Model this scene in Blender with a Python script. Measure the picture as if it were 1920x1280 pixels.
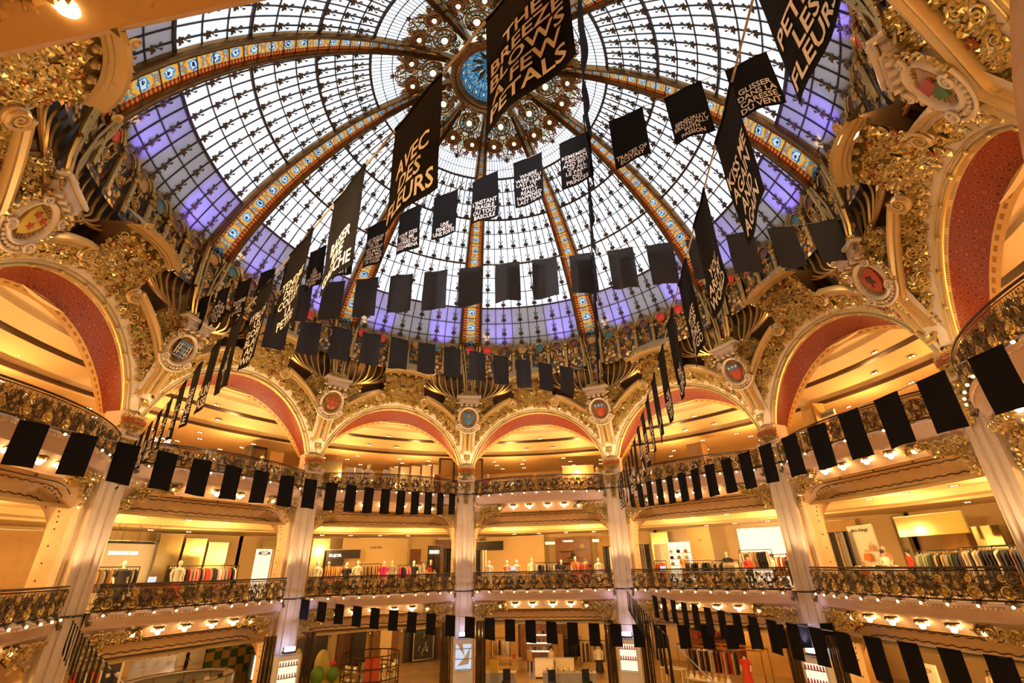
import bpy, math, random
from mathutils import Vector, Matrix
PI = math.pi
sin, cos, sqrt = math.sin, math.cos, math.sqrt
S = 1.8                      # model units -> metres
A36 = math.radians(36)
SC = bpy.context.scene
COL = SC.collection
for o in list(bpy.data.objects): bpy.data.objects.remove(o)
rng = random.Random(7)

# ------------------------------------------------------------------ camera, sky, exposure, large lights
cam_d = bpy.data.cameras.new('camera'); cam = bpy.data.objects.new('camera', cam_d); COL.objects.link(cam)
cam_d.sensor_width = 36.0; cam_d.lens = 880.286 / 1920 * 36.0; cam_d.clip_start = .05; cam_d.clip_end = 300
PITCH, ROLL, YAW = .44582, .02305, .15575
cam.location = (-1.0856 * S, -10.3385 * S, 0)
_s, _c, _p, _q = sin(YAW), cos(YAW), sin(PITCH), cos(PITCH)
_f = Vector((_s * _q, _c * _q, _p)); _r = Vector((_c, -_s, 0)); _u = _r.cross(_f)
_R = cos(ROLL) * _r - sin(ROLL) * _u
_U = sin(ROLL) * _r + cos(ROLL) * _u
cam.matrix_world = Matrix(((_R.x, _U.x, -_f.x, cam.location.x), (_R.y, _U.y, -_f.y, cam.location.y), (_R.z, _U.z, -_f.z, 0), (0, 0, 0, 1)))
SC.camera = cam

w = bpy.data.worlds.new('sky'); SC.world = w; w.use_nodes = True
bg = w.node_tree.nodes['Background']; bg.inputs[0].default_value = (.90, .95, 1, 1); bg.inputs[1].default_value = 2.6
SC.view_settings.view_transform = 'Standard'; SC.view_settings.look = 'None'
SC.view_settings.gamma = 1; SC.view_settings.use_curve_mapping = False
SC.view_settings.exposure = 0.0
cy = SC.cycles
cy.max_bounces = 4; cy.diffuse_bounces = 3; cy.glossy_bounces = 1; cy.transmission_bounces = 3; cy.transparent_max_bounces = 4
cy.use_adaptive_sampling = True; cy.adaptive_threshold = .12; cy.adaptive_min_samples = 12
cy.sample_clamp_indirect = 6; cy.use_denoising = True
cy.caustics_reflective = False; cy.caustics_refractive = False

def lamp(name, kind, loc, power, col, rot=None, size=1, size_y=None, spot=None, target=None, blend=.5):
    d = bpy.data.lights.new(name, kind); d.energy = power; d.color = col
    if kind == 'AREA':
        d.shape = 'RECTANGLE'; d.size = size * S; d.size_y = (size_y or size) * S
    elif kind == 'SPOT':
        d.spot_size = math.radians(spot); d.spot_blend = blend; d.shadow_soft_size = size * S
    else: d.shadow_soft_size = size * S
    o = bpy.data.objects.new(name, d); COL.objects.link(o); o.location = Vector(loc) * S
    if target is not None:
        o.rotation_euler = (Vector(target) - Vector(loc)).to_track_quat('-Z', 'Y').to_euler()
    elif rot: o.rotation_euler = rot
    return o

def pol(k, r, z=0):          # polar point: k counts the 36 degree steps from the far pier
    return Vector((r * sin(k * A36), r * cos(k * A36), z))
def loc(k, x, d, z=0):       # point in the frame of bay k (x along the chord, d outward)
    a = k * A36
    return Vector((x * cos(a) + d * sin(a), -x * sin(a) + d * cos(a), z))
WARM = (1, .57, .19); WARMER = (1, .50, .15)
for i in range(10):
    k = i - 4.5
    # lamps of the sales floors, two for each bay and floor
    for sx in (-1.5, 1.5):
        lamp('upper_floor_lamp', 'POINT', loc(k, sx, 11.4, 3.75), 400, WARMER, size=.09)
        lamp('middle_floor_lamp', 'POINT', loc(k, sx, 11.2, .85), 500, WARM, size=.09)
        lamp('ground_floor_back_lamp', 'POINT', loc(k, sx * 1.6, 15.2, -2.2), 150, WARM, size=.09)
        lamp('ground_floor_lamp', 'POINT', loc(k, sx, 11.0, -2.35), 230, WARM, size=.09)
    # added fill spots without fixtures, aimed up from the balconies to brighten the arches
    for sx in (-1, 1):
        lamp('arch_fill_light', 'SPOT', loc(k, sx * .9, 8.75, 2.72), 1350 if abs(k) < 2 else 380 if k < 0 else 260, (1, .74, .40), spot=115, size=.12, target=loc(k, sx * 1.9, 8.9, 6.0), blend=.9)
for k in (-2.5, -1.5, -.5, .5, 1.5, 2.5, 3.5):   # blue stage lamps at the foot of the dome glass
    for sx, pw in ((-1.0, 420), (1.1, 650)):
        lamp('blue_dome_lamp', 'SPOT', loc(k, sx * .75, 7.95, 7.62), pw * 3.6, (.17, .10, 1), spot=46, size=.05, target=loc(k, sx * 1.35, 8.02, 9.8), blend=.8)
    for sx in (-1.9, 2.2):
        lamp('dome_warm_lamp', 'SPOT', loc(k, sx, 8.12, 8.98), 45, (1, .62, .32), spot=80, size=.04, target=loc(k, sx, 8.3, 9.5), blend=.8)
lamp('ground_floor_far_lamp', 'POINT', loc(-1.5, 7, 20.5, -2.2), 260, WARM, size=.1); lamp('ground_floor_far_lamp', 'POINT', loc(-1.5, 9.5, 25.5, -2.2), 400, (1, .75, .5), size=.1)
for k in (-3, -2, -1, 0, 1, 2, 3):   # added fill spots at the gallery ends, no fixtures, brightening the piers
    for z, pw in ((-.15, 230), (3.22, 90)):
        for sx in (-.62, .62): lamp('pier_fill_light', 'SPOT', loc(k, sx, 9.0, z), pw, (1, .70, .40), spot=75, size=.05, target=loc(k, sx * .2, 9.47, z + 1.3), blend=.9)
for i in range(10):            # unseen warm fill lights by the crown consoles, added to brighten the arcade
    for sx in (-1.35, 1.35):
        lamp('arcade_fill_light', 'POINT', loc(i - 4.5, sx, 8.15, 7.25), 62, (1, .60, .24), size=.08)
# added fill spots on the near side of the hall, brightening the flags
lamp('flag_fill_light', 'SPOT', pol(3.6, 8.2, 7.0), 5200, (1, .97, .95), spot=34, size=.1, target=(-4.2, 2.6, 6.6), blend=.8)
lamp('flag_fill_light', 'SPOT', pol(-4.5, 8.0, 7.2), 3600, (1, .97, .95), spot=62, size=.1, target=(.6, -1.2, 6.9), blend=.8)
lamp('lettering_fill_light', 'SPOT', loc(-4.5, -.4, 8.9, 2.1), 900, (1, .66, .34), spot=100, size=.1, target=(-2.2, -4.0, 2.6), blend=.9)  # warm fill pair added near the viewpoint to brighten the flag lettering
lamp('lettering_fill_light', 'SPOT', loc(4.5, 1.6, 8.9, 2.1), 900, (1, .72, .46), spot=90, size=.1, target=(2.2, -2.0, 2.8), blend=.9)

# ------------------------------------------------------------------ mesh helpers
class MB:
    def __init__(s): s.v = []; s.f = []; s.m = []; s.uv = []; s.mi = 0
    def add(s, vs, fs, uvs=None):
        b = len(s.v); s.v.extend([tuple(p) for p in vs])
        for i, f in enumerate(fs):
            s.f.append([b + j for j in f]); s.m.append(s.mi)
            s.uv.append([uvs[j] for j in f] if uvs else [(0, 0)] * len(f))
    def grid(s, fn, nu, nv, us=1, vs=1, closed=False):
        P = []; U = []
        for j in range(nv + 1):
            for i in range(nu + 1):
                u, v = i / nu, j / nv
                P.append(fn(u, v)); U.append((u * us, v * vs))
        F = []
        for j in range(nv):
            for i in range(nu):
                a = j * (nu + 1) + i
                F.append((a, a + 1, a + nu + 2, a + nu + 1))
        s.add(P, F, U)
    def box(s, c, d, rz=0, m=None, taper=1):
        x, y, z = d[0] / 2, d[1] / 2, d[2] / 2
        P = []
        for zz, t in ((-z, 1), (z, taper)):
            for xx, yy in ((-x, -y), (x, -y), (x, y), (-x, y)):
                p = Vector((xx * t, yy * t, zz))
                if rz: p = Matrix.Rotation(rz, 3, 'Z') @ p
                if m is not None: p = m @ p
                P.append(p + Vector(c))
        s.add(P, [(3, 2, 1, 0), (4, 5, 6, 7), (0, 1, 5, 4), (1, 2, 6, 5), (2, 3, 7, 6), (3, 0, 4, 7)],
              [(0, 0), (1, 0), (1, 0), (0, 0), (0, 1), (1, 1), (1, 1), (0, 1)])
    def tube(s, pts, r, n=6, caps=True, sq=1.0):
        pts = [Vector(p) for p in pts]; m = len(pts)
        rs = r if isinstance(r, (list, tuple)) else [r] * m
        up = Vector((0, 0, 1)); prev = None; P = []
        for i, p in enumerate(pts):
            t = (pts[min(i + 1, m - 1)] - pts[max(i - 1, 0)])
            if t.length < 1e-9: t = Vector((0, 0, 1))
            t.normalize()
            if prev is None:
                a = up if abs(t.z) < .95 else Vector((1, 0, 0))
                e = (a - t * a.dot(t)).normalized()
            else:
                e = prev - t * prev.dot(t)
                e = e.normalized() if e.length > 1e-6 else Vector((1, 0, 0))
            prev = e; b = t.cross(e)
            for j in range(n):
                an = 2 * PI * j / n
                P.append(p + (e * cos(an) + b * sin(an) * sq) * rs[i])
        F = [(i * n + j, i * n + (j + 1) % n, (i + 1) * n + (j + 1) % n, (i + 1) * n + j) for i in range(m - 1) for j in range(n)]
        if caps: F += [tuple(range(n - 1, -1, -1)), tuple((m - 1) * n + j for j in range(n))]
        s.add(P, F)
    def sweep(s, path, frames, prof, closed=False):   # profile points (a,b) along frame axes
        n = len(prof); P = []; U = []
        for i, (p, (e, b)) in enumerate(zip(path, frames)):
            for j, (x, y) in enumerate(prof):
                P.append(Vector(p) + e * x + b * y); U.append((i / max(1, len(path) - 1), j / max(1, n - 1)))
        F = [(i * n + j, i * n + j + 1, (i + 1) * n + j + 1, (i + 1) * n + j) for i in range(len(path) - 1) for j in range(n - 1)]
        s.add(P, F, U)
    def lathe(s, prof, n=16, c=(0, 0, 0), ax=None, a0=0, a1=2 * PI, us=1, vs=1):
        c = Vector(c); q = Vector(ax).to_track_quat('Z', 'Y').to_matrix() if ax is not None else None
        def fn(u, v):
            i = v * (len(prof) - 1); k = min(int(i + 1e-6), len(prof) - 1)
            r, z = prof[k]; a = a0 + (a1 - a0) * u
            p = Vector((r * cos(a), r * sin(a), z))
            return (q @ p if q else p) + c
        s.grid(fn, n, len(prof) - 1, us, vs)
    def ball(s, c, r, n=8, m=6, sq=(1, 1, 1)):
        c = Vector(c)
        s.grid(lambda u, v: c + Vector((r * sq[0] * sin(PI * v) * cos(2 * PI * u), r * sq[1] * sin(PI * v) * sin(2 * PI * u), -r * sq[2] * cos(PI * v))), n, m)
    def leaf(s, p, t, n, L, W, lift=.25):    # folded leaf from p along t, on a surface with normal n
        t = t.normalized(); b = n.cross(t).normalized()
        s.add([p, p + t * L * .45 + b * W, p + t * L * .5 + n * L * lift, p + t * L * .45 - b * W, p + t * L + n * L * lift * .3],
              [(0, 1, 2), (0, 2, 3), (1, 4, 2), (2, 4, 3)])
    def rosette(s, p, n, R, k=6, lift=.3, a0=0, center=True, W=.32):
        n = n.normalized(); e = n.orthogonal().normalized(); b = n.cross(e)
        for i in range(k):
            a = a0 + 2 * PI * i / k
            s.leaf(p, e * cos(a) + b * sin(a), n, R, R * W, lift)
        if center: s.add([p + n * R * .1 + (e * cos(a) + b * sin(a)) * R * .22 for a in (0, PI / 2, PI, 1.5 * PI)] + [p + n * R * .38], [(0, 1, 4), (1, 2, 4), (2, 3, 4), (3, 0, 4)])
    def spiral(s, c, n, e, R, turns=1.6, r=.02, cw=1, N=18):
        n = n.normalized(); e = (e - n * e.dot(n)).normalized(); b = n.cross(e) * cw
        pts = []
        for i in range(N + 1):
            f = i / N; a = 2 * PI * turns * f; q = R * (1 - .85 * f)
            pts.append(c + (e * cos(a) + b * sin(a)) * q + n * r)
        s.tube(pts, [r * (1 - .4 * i / N) for i in range(N + 1)], 5)
    def build(s, name, mats, parent=None, smooth=True, org=None, rz=0, ang=38):
        me = bpy.data.meshes.new(name)
        o_ = Vector(org) if org is not None else Vector((0, 0, 0))
        me.from_pydata([((p[0] - o_.x) * S, (p[1] - o_.y) * S, (p[2] - o_.z) * S) for p in s.v], [], s.f)
        ul = me.uv_layers.new(name='uv'); flat = [c for f in s.uv for q in f for c in q]
        ul.data.foreach_set('uv', flat)
        if not isinstance(mats, (list, tuple)): mats = [mats]
        for m in mats: me.materials.append(m)
        me.polygons.foreach_set('material_index', s.m)
        if smooth:
            me.polygons.foreach_set('use_smooth', [True] * len(s.f)); me.set_sharp_from_angle(angle=math.radians(ang))
        me.update()
        o = bpy.data.objects.new(name, me); COL.objects.link(o)
        if parent is not None: o.parent = parent
        else:
            o.location = o_ * S; o.rotation_euler = (0, 0, rz)
        return o

def tag(o, label=None, cat=None, group=None, kind=None):
    if label: o['label'] = label
    if cat: o['category'] = cat
    if group: o['group'] = group
    if kind: o['kind'] = kind
    return o
def empty(name, at=(0, 0, 0), rz=0):
    o = bpy.data.objects.new(name, None); COL.objects.link(o); o.location = Vector(at) * S; o.rotation_euler = (0, 0, rz)
    o.empty_display_size = .2
    return o
def dup(root, at=None, rz=None, label=None, group=None, name=None):
    r = root.copy(); COL.objects.link(r)
    if at is not None: r.location = Vector(at) * S
    if rz is not None: r.rotation_euler = (0, 0, rz)
    if label: r['label'] = label
    if group: r['group'] = group
    for ch in list(root.children):
        c = ch.copy(); COL.objects.link(c); c.parent = r
        for g in list(ch.children):
            d = g.copy(); COL.objects.link(d); d.parent = c
    return r

# ------------------------------------------------------------------ materials
def mat(name, col, rough=.6, metal=0, noise=None, bump=0, nscale=8, emit=None, es=0, coat=0, sheen=0, spec=.5):
    m = bpy.data.materials.new(name); m.use_nodes = True; nt = m.node_tree; N = nt.nodes; b = N['Principled BSDF']
    b.inputs['Base Color'].default_value = (*col, 1); b.inputs['Roughness'].default_value = rough; b.inputs['Metallic'].default_value = metal
    b.inputs['Specular IOR Level'].default_value = spec
    if emit: b.inputs['Emission Color'].default_value = (*emit, 1); b.inputs['Emission Strength'].default_value = es
    if sheen: b.inputs['Sheen Weight'].default_value = sheen
    if noise or bump:
        tc = N.new('ShaderNodeTexCoord'); nz = N.new('ShaderNodeTexNoise'); nz.inputs['Scale'].default_value = nscale; nz.inputs['Detail'].default_value = 4
        nt.links.new(tc.outputs['Object'], nz.inputs['Vector'])
        if noise:
            r = N.new('ShaderNodeValToRGB'); r.color_ramp.elements[0].position = .35; r.color_ramp.elements[1].position = .65
            r.color_ramp.elements[0].color = (*col, 1); r.color_ramp.elements[1].color = (*noise, 1)
            nt.links.new(nz.outputs['Fac'], r.inputs['Fac']); nt.links.new(r.outputs['Color'], b.inputs['Base Color'])
        if bump:
            bp = N.new('ShaderNodeBump'); bp.inputs['Strength'].default_value = bump; bp.inputs['Distance'].default_value = .03
            nt.links.new(nz.outputs['Fac'], bp.inputs['Height']); nt.links.new(bp.outputs['Normal'], b.inputs['Normal'])
    return m
M = {}
M['cream'] = mat('cream_plaster', (.74, .60, .43), .55, noise=(.66, .52, .36), nscale=1.2)
M['cream2'] = mat('pale_plaster', (.72, .51, .28), .6, noise=(.64, .44, .23), nscale=1.5)
M['ochre'] = mat('ochre_plaster', (.60, .36, .11), .5, noise=(.66, .42, .15), nscale=2)
M['gold'] = mat('gilded_plaster', (.78, .54, .17), .30, metal=.65, noise=(.72, .54, .22), nscale=3)
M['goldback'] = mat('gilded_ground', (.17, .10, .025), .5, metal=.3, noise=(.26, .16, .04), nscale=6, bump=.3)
M['gold2'] = mat('ochre_gold_moulding', (.66, .43, .15), .40, metal=.35, noise=(.62, .44, .20), nscale=2)
M['bright_gold'] = mat('bright_gold', (.80, .55, .16), .28, metal=.85)
M['redflower'] = mat('red_painted_flower', (.42, .10, .03), .45, metal=.2)
M['bronze'] = mat('dark_bronze', (.10, .052, .02), .42, metal=.6)
M['pipe'] = mat('bronze_pipe', (.52, .31, .09), .36, metal=.85)
M['beam'] = mat('gilded_brown_beam', (.24, .11, .03), .28, metal=.8, noise=(.32, .16, .05), nscale=2)
M['lead'] = mat('dark_glazing_bar', (.045, .028, .02), .5, metal=.3)
M['leafiron'] = mat('iron_vine_leaf', (.13, .09, .05), .45, metal=.5)
M['grille'] = mat('wrought_bronze', (.20, .135, .07), .38, metal=.7)
M['guard'] = mat('smoky_glass_guard', (.42, .39, .33), .16, spec=.6)
M['guard'].node_tree.nodes['Principled BSDF'].inputs['Alpha'].default_value = .38
M['rail'] = mat('dark_rail', (.05, .025, .015), .3)
M['pale'] = mat('pale_pink_plaster', (.70, .52, .42), .5)
M['bulb'] = mat('lit_bulb', (1, .8, .5), .4, emit=(1, .62, .22), es=16)
M['spotbulb'] = mat('lit_spot', (1, .8, .5), .4, emit=(1, .70, .32), es=14)
M['cove'] = mat('lit_cove', (1, .8, .4), .4, emit=(1, .66, .22), es=3.6)
M['whitebulb'] = mat('lit_white_bulb', (1, .9, .7), .4, emit=(1, .86, .6), es=9)
M['floodface'] = mat('lit_floodlight_face', (.6, .7, 1), .4, emit=(.45, .52, 1), es=22)
M['black'] = mat('black_metal', (.015, .015, .017), .45)
M['cloth'] = mat('black_flag_cloth', (.0095, .009, .0105), .9, spec=.12)
M['backlit'] = mat('backlit_flag_cloth', (.045, .043, .046), .9, spec=.15)  # black flag cloth whose backlit look is put into a greyer colour
M['letter'] = mat('white_print', (.90, .88, .88), .7)
M['rope'] = mat('pale_rope', (.42, .40, .38), .8)
M['floor'] = mat('polished_stone_floor', (.52, .36, .18), .22, noise=(.44, .29, .13), nscale=.7)
M['shopwall'] = mat('warm_shop_wall', (.74, .54, .27), .6)
M['shopceil'] = mat('shop_ceiling', (.78, .58, .30), .6)
M['beamceil'] = mat('painted_ceiling_band', (.66, .48, .34), .55)
def ramp(nt, fac, stops, interp='LINEAR'):
    r = nt.nodes.new('ShaderNodeValToRGB'); cr = r.color_ramp; cr.interpolation = interp
    while len(cr.elements) < len(stops): cr.elements.new(.5)
    for e, (p, c) in zip(cr.elements, stops): e.position = p; e.color = (*c, 1)
    nt.links.new(fac, r.inputs['Fac']); return r.outputs['Color']
def mathn(nt, op, a, b=None, c=None):
    n = nt.nodes.new('ShaderNodeMath'); n.operation = op
    for i, x in enumerate((a, b, c)):
        if x is None: continue
        if isinstance(x, (int, float)): n.inputs[i].default_value = x
        else: nt.links.new(x, n.inputs[i])
    return n.outputs[0]
def mixc(nt, fac, a, b):
    n = nt.nodes.new('ShaderNodeMix'); n.data_type = 'RGBA'
    for s_, x in ((n.inputs[0], fac), (n.inputs[6], a), (n.inputs[7], b)):
        if isinstance(x, tuple): s_.default_value = (*x, 1)
        elif isinstance(x, (int, float)): s_.default_value = x
        else: nt.links.new(x, s_)
    return n.outputs[2]
def uvxy(nt):
    t = nt.nodes.new('ShaderNodeTexCoord'); s_ = nt.nodes.new('ShaderNodeSeparateXYZ'); nt.links.new(t.outputs['UV'], s_.inputs[0])
    return t.outputs['UV'], s_.outputs[0], s_.outputs[1]
def soffit_mat():
    m = mat('painted_arch_soffit', (.5, .1, .04), .5); nt = m.node_tree; b = nt.nodes['Principled BSDF']
    uv, u, v = uvxy(nt)
    # red ground covered with ring flowers
    mp = nt.nodes.new('ShaderNodeMapping'); mp.inputs['Scale'].default_value = (44, 7.2, 1); nt.links.new(uv, mp.inputs[0])
    vo = nt.nodes.new('ShaderNodeTexVoronoi'); vo.inputs['Scale'].default_value = 1; vo.inputs['Randomness'].default_value = .35; nt.links.new(mp.outputs[0], vo.inputs['Vector'])
    red = ramp(nt, vo.outputs['Distance'], [(0, (.42, .16, .05)), (.07, (.38, .12, .035)), (.10, (.13, .010, .004)), (.30, (.16, .013, .005)), (.335, (.40, .085, .016)), (.37, (.40, .085, .016)), (.40, (.18, .018, .006)), (.62, (.21, .028, .008)), (.85, (.30, .08, .018))])
    # bands across the width: moulding, red field, ochre band with dark squares, plain ochre
    sq = mathn(nt, 'GREATER_THAN', mathn(nt, 'FRACT', mathn(nt, 'MULTIPLY', u, 34.0)), .45)
    inb = mathn(nt, 'MULTIPLY', mathn(nt, 'GREATER_THAN', v, .86), mathn(nt, 'LESS_THAN', v, .92))
    ochre = mixc(nt, mathn(nt, 'MULTIPLY', sq, inb), (.64, .36, .09), (.34, .15, .03))
    gr = mathn(nt, 'GREATER_THAN', mathn(nt, 'FRACT', mathn(nt, 'MULTIPLY', u, 150.0)), .5)
    ing = mathn(nt, 'MULTIPLY', mathn(nt, 'GREATER_THAN', v, .06), mathn(nt, 'LESS_THAN', v, .12))
    tooth = mathn(nt, 'MULTIPLY', mathn(nt, 'GREATER_THAN', mathn(nt, 'FRACT', mathn(nt, 'MULTIPLY', u, 12.0)), .25), mathn(nt, 'MULTIPLY', gr, ing))
    front = mixc(nt, tooth, (.66, .46, .20), (.26, .13, .04))
    c1 = mixc(nt, mathn(nt, 'GREATER_THAN', v, .155), front, red)
    c2 = mixc(nt, mathn(nt, 'GREATER_THAN', v, .82), c1, ochre)
    line = mathn(nt, 'MULTIPLY', mathn(nt, 'GREATER_THAN', v, .135), mathn(nt, 'LESS_THAN', v, .155))
    c3 = mixc(nt, line, c2, (.25, .07, .02))
    nt.links.new(c3, b.inputs['Base Color']); return m
M['soffit'] = soffit_mat()
def glassmat(name, tcol, tw, dcol, gloss=.04, cloud=None):
    m = bpy.data.materials.new(name); m.use_nodes = True; nt = m.node_tree; N = nt.nodes; N.clear()
    out = N.new('ShaderNodeOutputMaterial'); tr = N.new('ShaderNodeBsdfTranslucent'); df = N.new('ShaderNodeBsdfDiffuse'); mx = N.new('ShaderNodeMixShader')
    tr.inputs[0].default_value = (*tcol, 1); df.inputs[0].default_value = (*dcol, 1); mx.inputs[0].default_value = tw
    if cloud:
        tc = N.new('ShaderNodeTexCoord'); nz = N.new('ShaderNodeTexNoise'); nz.inputs['Scale'].default_value = .35; nz.inputs['Detail'].default_value = 3
        nt.links.new(tc.outputs['Object'], nz.inputs['Vector'])
        c = ramp(nt, nz.outputs['Fac'], [(.42, tcol), (.62, cloud)]); nt.links.new(c, tr.inputs[0])
    nt.links.new(df.outputs[0], mx.inputs[1]); nt.links.new(tr.outputs[0], mx.inputs[2]); nt.links.new(mx.outputs[0], out.inputs[0])
    return m
M['glass'] = glassmat('white_opal_glass', (.82, .84, .86), .72, (.5, .52, .56), cloud=(.62, .67, .74))
M['glasslow'] = glassmat('grey_frosted_glass', (.15, .16, .19), .5, (.60, .60, .64))
def stained(name, stops, su, sv, border=None, tw=.8):
    m = bpy.data.materials.new(name); m.use_nodes = True; nt = m.node_tree; N = nt.nodes; N.clear()
    out = N.new('ShaderNodeOutputMaterial'); tr = N.new('ShaderNodeBsdfTranslucent'); df = N.new('ShaderNodeBsdfDiffuse'); mx = N.new('ShaderNodeMixShader'); mx.inputs[0].default_value = tw
    uv, u, v = uvxy(nt)
    fu = mathn(nt, 'SUBTRACT', mathn(nt, 'FRACT', mathn(nt, 'MULTIPLY', u, su)), .5)
    fv = mathn(nt, 'SUBTRACT', mathn(nt, 'FRACT', mathn(nt, 'MULTIPLY', v, sv)), .5)
    d = mathn(nt, 'SQRT', mathn(nt, 'ADD', mathn(nt, 'MULTIPLY', fu, fu), mathn(nt, 'MULTIPLY', fv, fv)))
    nz = N.new('ShaderNodeTexNoise'); nz.inputs['Scale'].default_value = 26; mp = N.new('ShaderNodeMapping'); mp.inputs['Scale'].default_value = (su * .25, sv * .25, 1)
    nt.links.new(uv, mp.inputs[0]); nt.links.new(mp.outputs[0], nz.inputs['Vector'])
    d2 = mathn(nt, 'ADD', d, mathn(nt, 'MULTIPLY', mathn(nt, 'SUBTRACT', nz.outputs['Fac'], .5), .34))
    c = ramp(nt, d2, stops, 'CONSTANT')
    if border:
        e = mathn(nt, 'GREATER_THAN', mathn(nt, 'ABSOLUTE', mathn(nt, 'SUBTRACT', v, .5)), border[0])
        ck = mathn(nt, 'GREATER_THAN', mathn(nt, 'FRACT', mathn(nt, 'MULTIPLY', u, su * 6)), .5)
        c = mixc(nt, e, c, mixc(nt, ck, border[1], border[2]))
    nt.links.new(c, tr.inputs[0]); nt.links.new(c, df.inputs[0])
    nt.links.new(df.outputs[0], mx.inputs[1]); nt.links.new(tr.outputs[0], mx.inputs[2]); nt.links.new(mx.outputs[0], out.inputs[0])
    return m
M['ribglass'] = stained('rib_stained_glass', [(0, (.01, .02, .05)), (.07, (.35, .42, .45)), (.15, (.02, .07, .20)), (.20, (.16, .28, .32)), (.25, (.46, .24, .03)), (.36, (.36, .10, .012)), (.44, (.05, .17, .24)), (.49, (.44, .26, .05)), (.58, (.30, .07, .01))], 22, 1, (.27, (.20, .018, .005), (.40, .12, .02)))
M['mosaic'] = mat('arcade_mosaic', (.5, .3, .08), .4)
def mosaic():
    m = M['mosaic']; nt = m.node_tree; b = nt.nodes['Principled BSDF']
    tc = nt.nodes.new('ShaderNodeTexCoord'); vo = nt.nodes.new('ShaderNodeTexVoronoi'); vo.inputs['Scale'].default_value = 3.2; nt.links.new(tc.outputs['Object'], vo.inputs['Vector'])
    sp = nt.nodes.new('ShaderNodeSeparateColor'); nt.links.new(vo.outputs['Color'], sp.inputs[0])
    c = ramp(nt, sp.outputs[0], [(0, (.52, .20, .03)), (.3, (.62, .36, .07)), (.66, (.10, .26, .24)), (.70, (.55, .10, .02)), (.8, (.60, .48, .26)), (.9, (.18, .10, .03))], 'CONSTANT')
    c2 = mixc(nt, mathn(nt, 'GREATER_THAN', vo.outputs['Distance'], .42), c, (.05, .03, .01))
    nt.links.new(c2, b.inputs['Base Color']); b.inputs['Metallic'].default_value = .1; b.inputs['Roughness'].default_value = .45
mosaic()
def lit(name, col, es): return mat(name, col, .3, emit=col, es=es)
M['roundred'] = lit('red_roundel_glass', (.60, .02, .008), .35); M['roundyel'] = lit('amber_roundel_glass', (.45, .20, .03), .15); M['roundteal'] = lit('teal_roundel_glass', (.05, .16, .15), .08)
M['roundbrown'] = mat('brown_roundel_glass', (.16, .05, .02), .2)
# ------------------------------------------------------------------ the dome
RC, ZC, RR = -1.331, 4.43, 10.86
def dz(r): return ZC + sqrt(RR * RR - (r - RC) ** 2)
R_IN = 3.78; R_C = 7.792; R_LOW = 8.66
HALF = math.radians(3.25)     # half width of a main rib, seen from the axis
def dp(phi, r, off=0):         # point on the dome, off = towards the inside
    n = Vector((-(r - RC), -(dz(r) - ZC))) / RR
    rr, zz = r + n.x * off, dz(r) + n.y * off
    return Vector((rr * sin(phi), rr * cos(phi), zz))
def dn(phi, r):
    v = Vector(((r - RC) * sin(phi), (r - RC) * cos(phi), dz(r) - ZC)); return -v.normalized()
PA = A36 / 2
STEP = A36 / 14
R_A2, R_B = 5.201, 6.607
RINGS = []
def between(a, b, n): return [a + (b - a) * i / n for i in range(1, n)]
thick = [3.80, R_A2, R_B, R_C]
thin = between(3.80, R_A2, 3) + between(R_A2, R_B, 3) + between(R_B, R_C, 3) + [8.15, 8.45]
def vine(mb, phi, r):          # one five-lobed leaf with its curled tendrils, hanging on a glazing bar
    p = dp(phi, r, .035); n = dn(phi, r)
    dwn = (dp(phi, r + .05) - dp(phi, r - .05)).normalized()
    sd = n.cross(dwn).normalized(); L = .155
    for a, q in ((0, 1.15), (.95, 1), (-.95, 1), (1.9, .72), (-1.9, .72)):
        t = dwn * cos(a) + sd * sin(a)
        mb.leaf(p, t, n, L * q, L * q * .30, .3)
    c = p - dwn * .17
    for sg in (1, -1):
        mb.tube([c + dwn * .12, c + sd * sg * .055 + dwn * .03, c + sd * sg * .085 - dwn * .02, c + sd * sg * .055 - dwn * .045], .014, 4)
    mb.ball(c + sd * .075, .026, 5, 4); mb.ball(c - sd * .075, .026, 5, 4)
def dome_bay():
    g = MB(); e = PA - HALF + .01
    g.grid(lambda u, v: dp(-e + 2 * e * u, R_IN + (R_C - R_IN) * v), 12, 20)
    gl = MB(); gl.grid(lambda u, v: dp(-e + 2 * e * u, R_C + (R_LOW - R_C) * v), 12, 6)
    b = MB()
    def radial(phi, r0, r1, w, th):
        pts = [r0 + (r1 - r0) * i / 16 for i in range(17)]
        fr = []; path = []
        for r in pts:
            n = dn(phi, r); t = dp(phi, r + .02) - dp(phi, r - .02); path.append(dp(phi, r, -.01)); fr.append((n.cross(t).normalized(), n))
        b.sweep(path, fr, [(-w, -.01), (-w, th), (w, th), (w, -.01)])
    def ring(r, w, th):
        N = 14; path = []; fr = []
        for i in range(N + 1):
            ph = -e + 2 * e * i / N; n = dn(ph, r); path.append(dp(ph, r, -.01)); fr.append(((dp(ph, r + .02) - dp(ph, r - .02)).normalized(), n))
        b.sweep(path, fr, [(-w, -.01), (-w, th), (w, th), (w, -.01)])
    for j in range(-5, 6): radial(j * STEP, R_IN, R_LOW, .011 if j % 2 == 0 else .014, .04)
    for r in thick: ring(r, .034, .07)
    for r in thin: ring(r, .013, .04)
    vn = MB()
    rows = [r - .10 for r in sorted(thin + thick[1:]) if r > 4.0] + [8.52]
    for j in (-5, -3, -1, 1, 3, 5):
        for r in rows:
            vine(vn, j * STEP, r)
    return g, gl, b, vn
g_, gl_, b_, v_ = dome_bay()
w0 = g_.build('window_1', M['glass'], ang=80); tag(w0, kind='structure')
gl_.build('lower_glass', M['glasslow'], w0, ang=80); b_.build('glazing_bars', M['lead'], w0, smooth=False); v_.build('vine_leaves', M['leafiron'], w0, smooth=False)
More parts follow.
